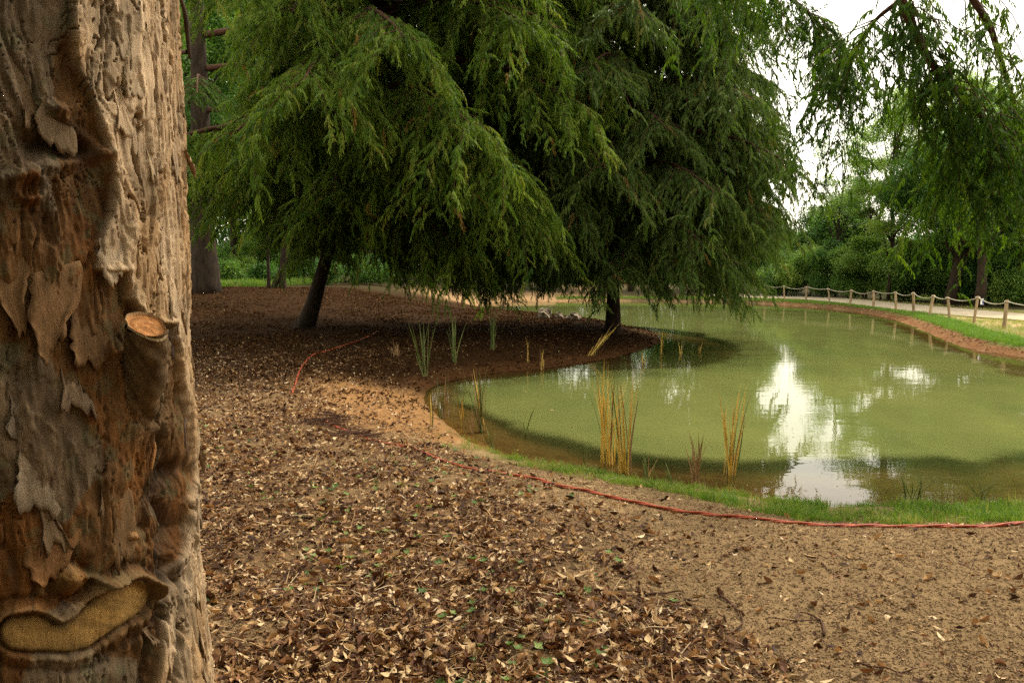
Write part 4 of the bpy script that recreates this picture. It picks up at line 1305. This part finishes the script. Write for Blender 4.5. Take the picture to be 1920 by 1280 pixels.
RC = [('tallest yellow reed clump standing in the shallows in the middle of the near shore', 1142, 868, 190, 17, 26, 'y', (-.03, 0), .07),
      ('yellow reeds leaning left to right just in front of the tallest clump', 1166, 886, 185, 10, 14, 'y', (-.10, 0), .05),
      ('narrow bunch of straight yellow reeds right beside the tallest clump', 1178, 890, 205, 6, 10, 'y', (0, 0), .03),
      ('broad yellow reed clump in the shallows left of the sky reflection', 1369, 890, 180, 17, 26, 'y', (.0, 0), .08),
      ('green and yellow reed clump leaning left at the left corner of the pond', 906, 808, 120, 16, 16, 'm', (-.15, 0), .07),
      ('short mixed reed clump at the far left of the water', 830, 785, 84, 9, 16, 'm', (0, 0), .1),
      ('green reed fan rising from the dark bank left of the pond', 797, 706, 105, 10, 12, 'g', (-.03, 0), .16),
      ('green reed fan second from the left on the dark bank', 853, 695, 95, 9, 14, 'g', (-.03, 0), .14),
      ('green reeds at the water edge before the peninsula', 925, 688, 84, 9, 12, 'g', (0, 0), .12),
      ('short yellowish reeds before the peninsula bank', 990, 690, 48, 5, 8, 'y', (0, 0), .05),
      ('short yellow reeds close to the peninsula middle', 1016, 692, 48, 6, 10, 'y', (0, 0), .05),
      ('brown dry rush clump between the two tall yellow clumps', 1300, 912, 112, 12, 16, 'b', (.10, 0), .12),
      ('thin green stalk pair left of the tallest clump', 1096, 884, 66, 4, 8, 'g', (0, 0), .14),
      ('single thin green stalk in the green water', 984, 806, 58, 3, 5, 'g', (.2, 0), .10),
      ('small green shoots at the shore right of the tall clump', 1263, 920, 50, 7, 14, 'g', (0, 0), .25),
      ('small grassy tuft in the shallows below the tall clump', 1212, 896, 48, 9, 22, 'm', (0, 0), .28),
      ('green shoot bunch at the foot of the leaning reeds', 922, 846, 58, 9, 14, 'g', (-.25, 0), .22),
      ('short yellow stalks behind the leaning reeds', 868, 800, 90, 4, 8, 'y', (0, 0), .05),
      ('small reed stalks at the shore under the left corner', 808, 798, 60, 5, 10, 'm', (0, 0), .15),
      ('yellow reeds off the tip of the peninsula', 1240, 662, 48, 9, 10, 'y', (0, 0), .05),
      ('short yellow stalks in the shadowed shallows beyond the peninsula tip', 1277, 662, 26, 5, 8, 'y', (0, 0), .05),
      ('tiny yellow stalks farthest out from the peninsula tip', 1310, 658, 20, 4, 6, 'y', (0, 0), .06),
      ('yellow stalks in front of the peninsula tip', 1205, 684, 34, 5, 8, 'y', (0, 0), .05),
      ('sheaf of yellow reeds bent over beside the peninsula trunk', 1108, 674, 60, 12, 14, 'y', (.75, 0), .12),
      ('dark dry reeds in the shallows at the left corner', 885, 815, 60, 4, 8, 'b', (0, 0), .1),
      ('green leafy shoots rising from the grass at the right shore', 1712, 940, 60, 12, 22, 'g', (0, 0), .35),
      ('low leafy shoots on the shore near the right edge', 1838, 940, 48, 10, 26, 'g', (0, 0), .4)]
for i, a in enumerate(RC):
    reed_clump(a[0], a[1], a[2], a[3], a[4], a[5], a[6], a[7], 500 + i, fan=a[8], wid=0.013 if a[2] > 750 else 0.015, curve=0.2)

# ------------------------------------------------------------------ rocks on the peninsula crest
def rock(label, px, py, wpx, hpx, seed, z=0.35):
    q = at_z(px, py, z); q[2] = grnd(q[0], q[1]); k = q[1] / FOC
    import bmesh
    bm = bmesh.new(); bmesh.ops.create_icosphere(bm, subdivisions=3, radius=1)
    r = random.Random(seed); ofs = r.uniform(0, 50)
    for v in bm.verts:
        n = v.co.normalized()
        f = 0.5 + 1.0 * float(fbm(np.array(n.x * 2.2 + ofs + n.z), np.array(n.y * 2.2 + n.z * 1.4 + ofs), seed, 3))
        v.co = Vector((n.x * wpx * k * .5 * f, n.y * wpx * k * .42 * f, n.z * hpx * k * .85 * f))
    me = bpy.data.meshes.new('rock'); bm.to_mesh(me); bm.free(); me.materials.append(M['rock'])
    o = link('rock', me, None, (q[0], q[1], q[2] + 0.02), label, 'rock', 'rocks on the peninsula crest'); return o


rock('largest left rock of three on the crest of the peninsula', 1020, 598, 27, 20, 3)
rock('small middle rock of three on the peninsula crest', 1048, 598, 20, 13, 4)
rock('flat right rock of three on the peninsula crest, nearest the conifer', 1076, 600, 30, 15, 5)

# ------------------------------------------------------------------ leaf litter
def dead_leaf(seed):
    r = random.Random(seed)
    g = Geo(); V, F = leaf_shape(0.043 * r.uniform(.7, 1.3), 0.017 * r.uniform(.6, 1.5), r.uniform(-.7, 1.0), r.uniform(-.5, .8), 4, r.uniform(.7, 1.2))
    V = [(x - 0.025, y + 0.004 * math.sin(x * 90 + seed), z) for x, y, z in V]
    g.add(V, F)
    return src('dead_leaf', g, M['dead'])


def stick(seed):
    r = random.Random(seed); g = Geo(); l = r.uniform(.02, .055)
    g.tube([(-l, 0, .002), (r.uniform(-.3, .3) * l, r.uniform(-.01, .01), .006), (l, r.uniform(-.01, .01), .002)], [.0012, .0016, .0008], 4, False)
    return src('stick', g, M['dead'])


DL = [dead_leaf(i) for i in range(9)] + [stick(i) for i in range(4)]
DLD = []
for i in range(5):
    o_ = dead_leaf(30 + i); o_.data.materials[0] = M['dead_dark']; DLD.append(o_)
gl_ = []
for i in range(3):
    g = Geo()
    for k in range(4):
        V, F = leaf_shape(0.028, 0.02, 0.3, .2, 3, .8); Rm = Euler((0, -0.35, k * 1.6 + i)).to_matrix()
        g.add([Rm @ Vector(v) + Vector((0, 0, .008)) for v in V], F)
    gl_.append(src('green_sprig', g, M['green_leaf']))
clods = []
for i in range(4):
    g = Geo(); r = random.Random(i)
    pts = [(r.uniform(.6, 1.1) * x * .006, r.uniform(.6, 1.1) * y * .006, r.uniform(.6, 1.1) * z * .0045) for x, y, z in ((1, 0, 0), (0, 1, 0), (-1, 0, 0), (0, -1, 0), (0, 0, 1), (0, 0, -1))]
    g.add(pts, [(0, 1, 4), (1, 2, 4), (2, 3, 4), (3, 0, 4), (1, 0, 5), (2, 1, 5), (3, 2, 5), (0, 3, 5)])
    clods.append(src('clod', g, M['clod']))


def sample_view(n, ymin, ymax, power=1.0, xpad=0.3, xlo=None):
    """points on the land inside the view wedge, denser close by"""
    t = R_.random(n) ** power
    y = ymin + (ymax - ymin) * t
    hw = y * 0.68 + xpad
    x = R_.uniform(-1, 1, n) * hw
    return x, y


def land(x, y, m=0.03):
    return polydist(x, y, SHORE) > m


# near litter
x, y = sample_view(190000, 2.7, 17, 1.3)
dn = litter_density(x, y)
keep = (R_.random(len(x)) < np.clip(dn * (0.55 + 0.9 * sm(.38, .58, fbm(x * 4.5, y * 4.5, 83, 3))) + 0.05, 0, 1)) & land(x, y, 0.25) & (x > -0.55 * y - 0.6)
keep &= ~((polydist(x, y, SHORE) < 1.5) & (x <= -0.3) & (y > 8) & (R_.random(len(x)) < 0.6))
keep &= ~((polydist(x, y, SHORE) < 1.0) & (x > -0.6) & (R_.random(len(x)) < 0.5))
x, y = x[keep], y[keep]
z = ground_z(x, y) + R_.uniform(0.002, 0.020, len(x)) * (0.4 + dn[keep])
size = np.clip(np.exp(R_.normal(-0.12, .34, len(x))), .3, 1.45) * (1.12 + 0.1 * (y > 7))
rot = np.stack([R_.normal(0, .38, len(x)), R_.normal(0, .38, len(x)), R_.uniform(0, 6.28, len(x))], -1)
uu, vv = proj(x, y, z)
inview = (uu > 395) & (uu < 1915) & (vv < 1275) & (vv > 560)
big = np.where(inview, size / np.hypot(y, x), 0)
order = np.argsort(-big)
solo = order[:290]
rest = np.ones(len(x), bool); rest[solo] = False
scatter('leaf_litter', 'dead', DL, np.stack([x, y, z], -1)[rest], rot[rest], size[rest], None, None, kind='stuff', label='brown and tan fallen leaves spread thickly over the ground', cat='leaf litter')
KINDS = [('pale tan', [(0.3, (0.40, 0.27, 0.13)), (0.7, (0.56, 0.40, 0.22))]), ('mid-brown', [(0.3, (0.17, 0.085, 0.036)), (0.7, (0.30, 0.165, 0.07))]), ('dark reddish-brown', [(0.3, (0.055, 0.022, 0.010)), (0.7, (0.13, 0.052, 0.024))])]
KD = []
for kn, st in KINDS:
    km = mat_noise(kn.replace(' ', '_') + '_leaf', st, 60, 0.7, 200, 0.001)
    ks = []
    for q in range(4):
        o_ = dead_leaf(70 + q); o_.data.materials[0] = km; ks.append(o_.data)
    KD.append(ks)
for j in solo:
    ki = int(R_.choice(3, p=[.38, .37, .25]))
    o = link('fallen_leaf', KD[ki][int(R_.integers(0, 4))], None, (x[j], y[j], z[j] + 0.004), KINDS[ki][0] + ' curled dead leaf lying in the nearest litter', 'leaf', KINDS[ki][0] + ' dead leaves in the nearest litter')
    o.rotation_euler = [float(v) for v in rot[j]]; o.scale = (float(size[j]) * 1.1,) * 3
# litter on the dark floor under the conifers and on the peninsula
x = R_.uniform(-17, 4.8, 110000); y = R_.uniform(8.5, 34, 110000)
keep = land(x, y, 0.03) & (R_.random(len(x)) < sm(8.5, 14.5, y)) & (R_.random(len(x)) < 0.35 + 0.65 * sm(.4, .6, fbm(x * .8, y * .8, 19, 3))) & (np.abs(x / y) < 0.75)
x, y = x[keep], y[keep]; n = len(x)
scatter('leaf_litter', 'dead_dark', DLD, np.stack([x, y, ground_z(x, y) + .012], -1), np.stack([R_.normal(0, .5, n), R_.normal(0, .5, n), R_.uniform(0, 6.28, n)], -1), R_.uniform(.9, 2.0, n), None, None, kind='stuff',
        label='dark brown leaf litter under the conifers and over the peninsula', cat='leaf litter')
# green sprigs between the leaves
x, y = sample_view(1500, 2.7, 8.5, 1.2)
keep = (litter_density(x, y) > .2) & land(x, y, .3) & (fbm(x * 1.2, y * 1.2, 90, 3) > .5)
x, y = x[keep], y[keep]; n = len(x)
scatter('seedlings', 'sprig', gl_, np.stack([x, y, ground_z(x, y) + .012], -1), np.stack([R_.normal(0, .2, n), R_.normal(0, .2, n), R_.uniform(0, 6.28, n)], -1), R_.uniform(.5, 1.25, n), None, None, kind='stuff',
        label='tiny green seedlings scattered in the leaf litter', cat='seedlings')
# soil crumbs
x, y = sample_view(150000, 2.6, 9.5, 1.35)
keep = land(x, y, .5); x, y = x[keep], y[keep]; n = len(x)
scatter('soil_crumbs', 'clod', clods, np.stack([x, y, ground_z(x, y) + .001], -1), R_.uniform(0, 6.28, (n, 3)), np.exp(R_.normal(-0.15, .5, n)), None, None, kind='stuff', label='crumbs of dry tan soil in the foreground', cat='soil')

# ------------------------------------------------------------------ grass along the near shore and far bank
def tuft(seed, h=0.07, n=14, rad=.03):
    r = random.Random(seed); g = Geo()
    for k in range(n):
        a = r.uniform(0, 6.28); l = h * r.uniform(.5, 1.2); o = np.array([r.gauss(0, rad), r.gauss(0, rad), 0]); ln = r.uniform(.1, .7)
        d = np.array([math.cos(a), math.sin(a), 0]); s = np.array([-d[1], d[0], 0]) * .0018
        g.add([o - s, o + s, o + d * l * ln * .4 + np.array([0, 0, l * .6]) + s * .8, o + d * l * ln * .4 + np.array([0, 0, l * .6]) - s * .8, o + d * l * ln + np.array([0, 0, l * .95])], [(0, 1, 2, 3), (3, 2, 4)])
    return src('tuft', g, M['grass'])


TF = [tuft(i) for i in range(5)]
x = R_.uniform(-1.6, 7.5, 95000); y = R_.uniform(5.0, 9.6, 95000)
d = polydist(x, y, SHORE); nse = fbm(x * 2.2, y * 2.2, 61, 4)
band = sm(1.32, .95, d + .9 * (nse - .5) + .55 * sm(2.2, -.5, x)) * (d > 0.0) * sm(-1.5, 0.8, x)
keep = R_.random(len(x)) < band * (0.25 + .75 * sm(-.5, 2.2, x)) * (0.05 + 0.95 * sm(.47, .61, fbm(x * 4.5, y * 4.5, 63, 3)))
x, y, nse = x[keep], y[keep], nse[keep]; n = len(x)
tn = np.clip(R_.normal(.44, .24, n) + .35 * sm(1.8, -1, x) + .5 * (fbm(x * 1.5, y * 1.5, 66, 3) - .5), 0, 1)
scatter('shore_grass', 'tuft', TF, np.stack([x, y, ground_z(x, y) - .004], -1), np.stack([R_.normal(0, .12, n), R_.normal(0, .12, n), R_.uniform(0, 6.28, n)], -1), np.clip(np.exp(R_.normal(-.45, .38, n)), .25, 1.5), tn, None,
        kind='stuff', label='short green grass growing along the near shore', cat='grass')
# far bank
x = R_.uniform(3, 22, 130000); y = R_.uniform(14, 56, 130000)
d = polydist(x, y, SHORE); wd = 0.42 + y * 0
p_ = np.where((d > wd) & (d < wd + .95), 1.0, np.where(d >= wd + .95, .16, 0)) * (d < 7) * (np.abs(x / y) < .72) * ((x > 7.5) | (y > 38))
keep = R_.random(len(x)) < p_
x, y, d = x[keep], y[keep], d[keep]; n = len(x)
pth = np.array([tuple(v) for v in near_edge]); fpth = np.array([tuple(v) for v in far_edge])
on_path = polydist(x, y, list(map(tuple, near_edge)) + list(map(tuple, far_edge))[::-1]) < 0.1
x, y, d = x[~on_path], y[~on_path], d[~on_path]; n = len(x)
wd = .55
tn = np.where(d < wd + 1.0, R_.normal(.38, .12, n), R_.normal(.80, .16, n))
scatter('bank_grass', 'tuft', TF, np.stack([x, y, ground_z(x, y) - .004], -1), np.stack([R_.normal(0, .12, n), R_.normal(0, .12, n), R_.uniform(0, 6.28, n)], -1), R_.uniform(.9, 2.0, n), np.clip(tn, 0, 1), None,
        kind='stuff', label='bright grass strip and dry grass along the far bank below the fence', cat='grass')
# ground cover in the clearing and under the right wood
x = np.concatenate([R_.uniform(-19, -11, 9000), R_.uniform(16, 40, 9000)]); y = np.concatenate([R_.uniform(36, 52, 9000), R_.uniform(28, 52, 9000)])
keep = polydist(x, y, list(map(tuple, near_edge)) + list(map(tuple, far_edge))[::-1]) > 0.6
keep &= ~((x > 0) & (polydist(x, y, SHORE) < 9)); keep &= (x > 0) | ((x > -18) & (x < -11) & (fbm(x * .7, y * .5, 48, 3) > .40)); x, y = x[keep], y[keep]; n = len(x)
scatter('undergrowth', 'tuft', TF, np.stack([x, y, ground_z(x, y)], -1), np.stack([R_.normal(0, .12, n), R_.normal(0, .12, n), R_.uniform(0, 6.28, n)], -1), R_.uniform(2, 5.5, n), np.clip(R_.normal(.45, .2, n), 0, 1), None,
        kind='stuff', label='green undergrowth on the floor of the wood', cat='undergrowth')
# red mulch chips on the far bank
x = R_.uniform(3, 20, 90000); y = R_.uniform(14, 56, 90000); d = polydist(x, y, SHORE)
keep = (d > .02) & (d < .48) & ((x > 7.5) | (y > 38)) & (np.abs(x / y) < .72); x, y = x[keep], y[keep]; n = len(x)
g = Geo(); g.add([(-.03, -.012, 0), (.03, -.014, .004), (.034, .012, 0), (-.028, .014, .006), (-.02, 0, .018), (.02, .0, .02)], [(0, 1, 5, 4), (1, 2, 5), (2, 3, 4, 5), (3, 0, 4)])
CH = [src('chip', g, M['mulch'])]
scatter('mulch_chips', 'chip', CH, np.stack([x, y, ground_z(x, y) + .002], -1), np.stack([R_.normal(0, .3, n), R_.normal(0, .3, n), R_.uniform(0, 6.28, n)], -1), R_.uniform(.35, 1.25, n), None, None,
        kind='stuff', label='reddish bark mulch covering the far bank at the waterline', cat='mulch')

# ------------------------------------------------------------------ fallen twigs, each its own thing
def twig(label, pix, r0=0.006, forks=()):
    P = ground_path(pix, n=5, lift=0.010)
    o = thing('fallen_twig', label, 'twig', P[0])
    g = Geo(); g.tube([p - P[0] + np.array([0, 0, .006 * math.sin(i)]) for i, p in enumerate(P)], [r0 * (1 - .6 * i / len(P)) for i in range(len(P))], 6)
    link('stem', g.mesh('stem', M['twig']), o)
    for f in forks:
        Q = ground_path(f, n=5, lift=0.014)
        g = Geo(); g.tube([p - P[0] for p in Q], [r0 * .6 * (1 - .6 * i / len(Q)) for i in range(len(Q))], 5)
        link('side_twig', g.mesh('side_twig', M['twig']), o)


twig('dark hooked twig on the bare soil, its end bent down', [(1545, 1195), (1538, 1165), (1500, 1150)], .007, [[(1538, 1165), (1490, 1168), (1440, 1162)]])
twig('curved brown twig at the edge of the leaf litter', [(1350, 1120), (1378, 1140), (1392, 1165), (1385, 1180), (1355, 1192)], .006)
twig('forked twig lying flat just left of the curved one', [(1210, 1118), (1250, 1112), (1285, 1114)], .006)
twig('short pale twig half covered by leaves at the lower left', [(600, 1130), (640, 1132), (675, 1122)], .008)
twig('thin upright-looking pale twig in the lower left litter', [(565, 1200), (575, 1170), (582, 1150)], .006)
twig('long thin twig at the bottom of the litter', [(1600, 1248), (1640, 1252), (1680, 1262), (1720, 1258)], .005)
twig('pale broken stick in the middle of the litter', [(575, 1018), (600, 1018), (628, 1012)], .007)
twig('brown twig in the right part of the litter', [(865, 1128), (895, 1132), (930, 1132)], .006)
twig('reddish twig on the right of the leaf spread', [(1040, 1240), (1085, 1252), (1130, 1262)], .006)
twig('slim twig pointing right below the rope', [(1540, 1060), (1552, 1068), (1560, 1076)], .005)


# heap of brushwood where the orange rope dives under the litter
def brush(label, px, py, rad, n, seed, hgt=.16):
    q = at_z(px, py, .45); q[2] = grnd(q[0], q[1]); r = random.Random(seed)
    t = thing('brush_heap', label, 'brushwood', q)
    g = Geo()
    for i in range(n):
        a = r.uniform(0, 6.28); rr = rad * r.random() ** .6; c = np.array([math.cos(a) * rr, math.sin(a) * rr * .7, hgt * (1 - rr / rad) * r.random()])
        b = r.uniform(0, 6.28); l = r.uniform(.08, .22); d = np.array([math.cos(b) * l, math.sin(b) * l, r.uniform(-.04, .06)])
        g.tube([c - d, c + np.array([0, 0, .015]), c + d], [.003, .004, .002], 4, False)
    o = link('twigs', g.mesh('twigs', M['twig']), t); o['kind'] = 'stuff'


brush('low heap of dark brushwood where the orange rope dives under the litter', 612, 778, .30, 90, 1)
brush('small mound of dark twigs right of the brushwood heap', 660, 800, .22, 50, 2, .08)
brush('scattered dark brush at the foot of the leaning conifer skirt', 830, 588, .9, 160, 3, .3)
reed_clump('pale dry tuft on the dark bank above the left corner of the pond', 742, 662, 30, 14, 14, 'b', (0, 0), 900, fan=.5, wid=.02, name='grass_tuft', cat='grass tuft', zz=.4)

# a few leaves floating on the water
for i, (px, py, lb) in enumerate([(1035, 768, 'pale leaf floating alone on the green water left of the yellow reeds'), (1074, 800, 'small pale leaf floating between the thin stalk and the tallest reeds'),
                                  (1230, 752, 'tiny pale leaf floating right of the tallest reeds'), (1310, 738, 'pale leaf floating between the two tall yellow clumps'), (1255, 718, 'small leaf floating farther out above the middle of the near water'),
                                  (1530, 752, 'dark clump of leaves floating in the sky reflection')]):
    q = at_z(px, py, .006); o = link('floating_leaf', DL[i].data, None, tuple(q), lb, 'leaf'); o.scale = (1.1,) * 3; o.rotation_euler = (0, 0, i * 1.3)
x = R_.uniform(-2, 12, 2600); y = R_.uniform(7, 30, 2600)
keep = (polydist(x, y, SHORE) < -.15) & (R_.random(len(x)) < sm(.45, .62, fbm(x * .7, y * .7, 95, 3)) * .5 + .06)
x, y = x[keep], y[keep]; n = len(x)
scatter('floating_specks', 'dead', DL, np.stack([x, y, np.full(n, .004)], -1), np.stack([np.zeros(n), np.zeros(n), R_.uniform(0, 6.28, n)], -1), R_.uniform(.2, .8, n), None, None, kind='stuff', label='specks of pollen and leaf crumbs floating on the pond', cat='debris')
print('objects', len(scene.objects))
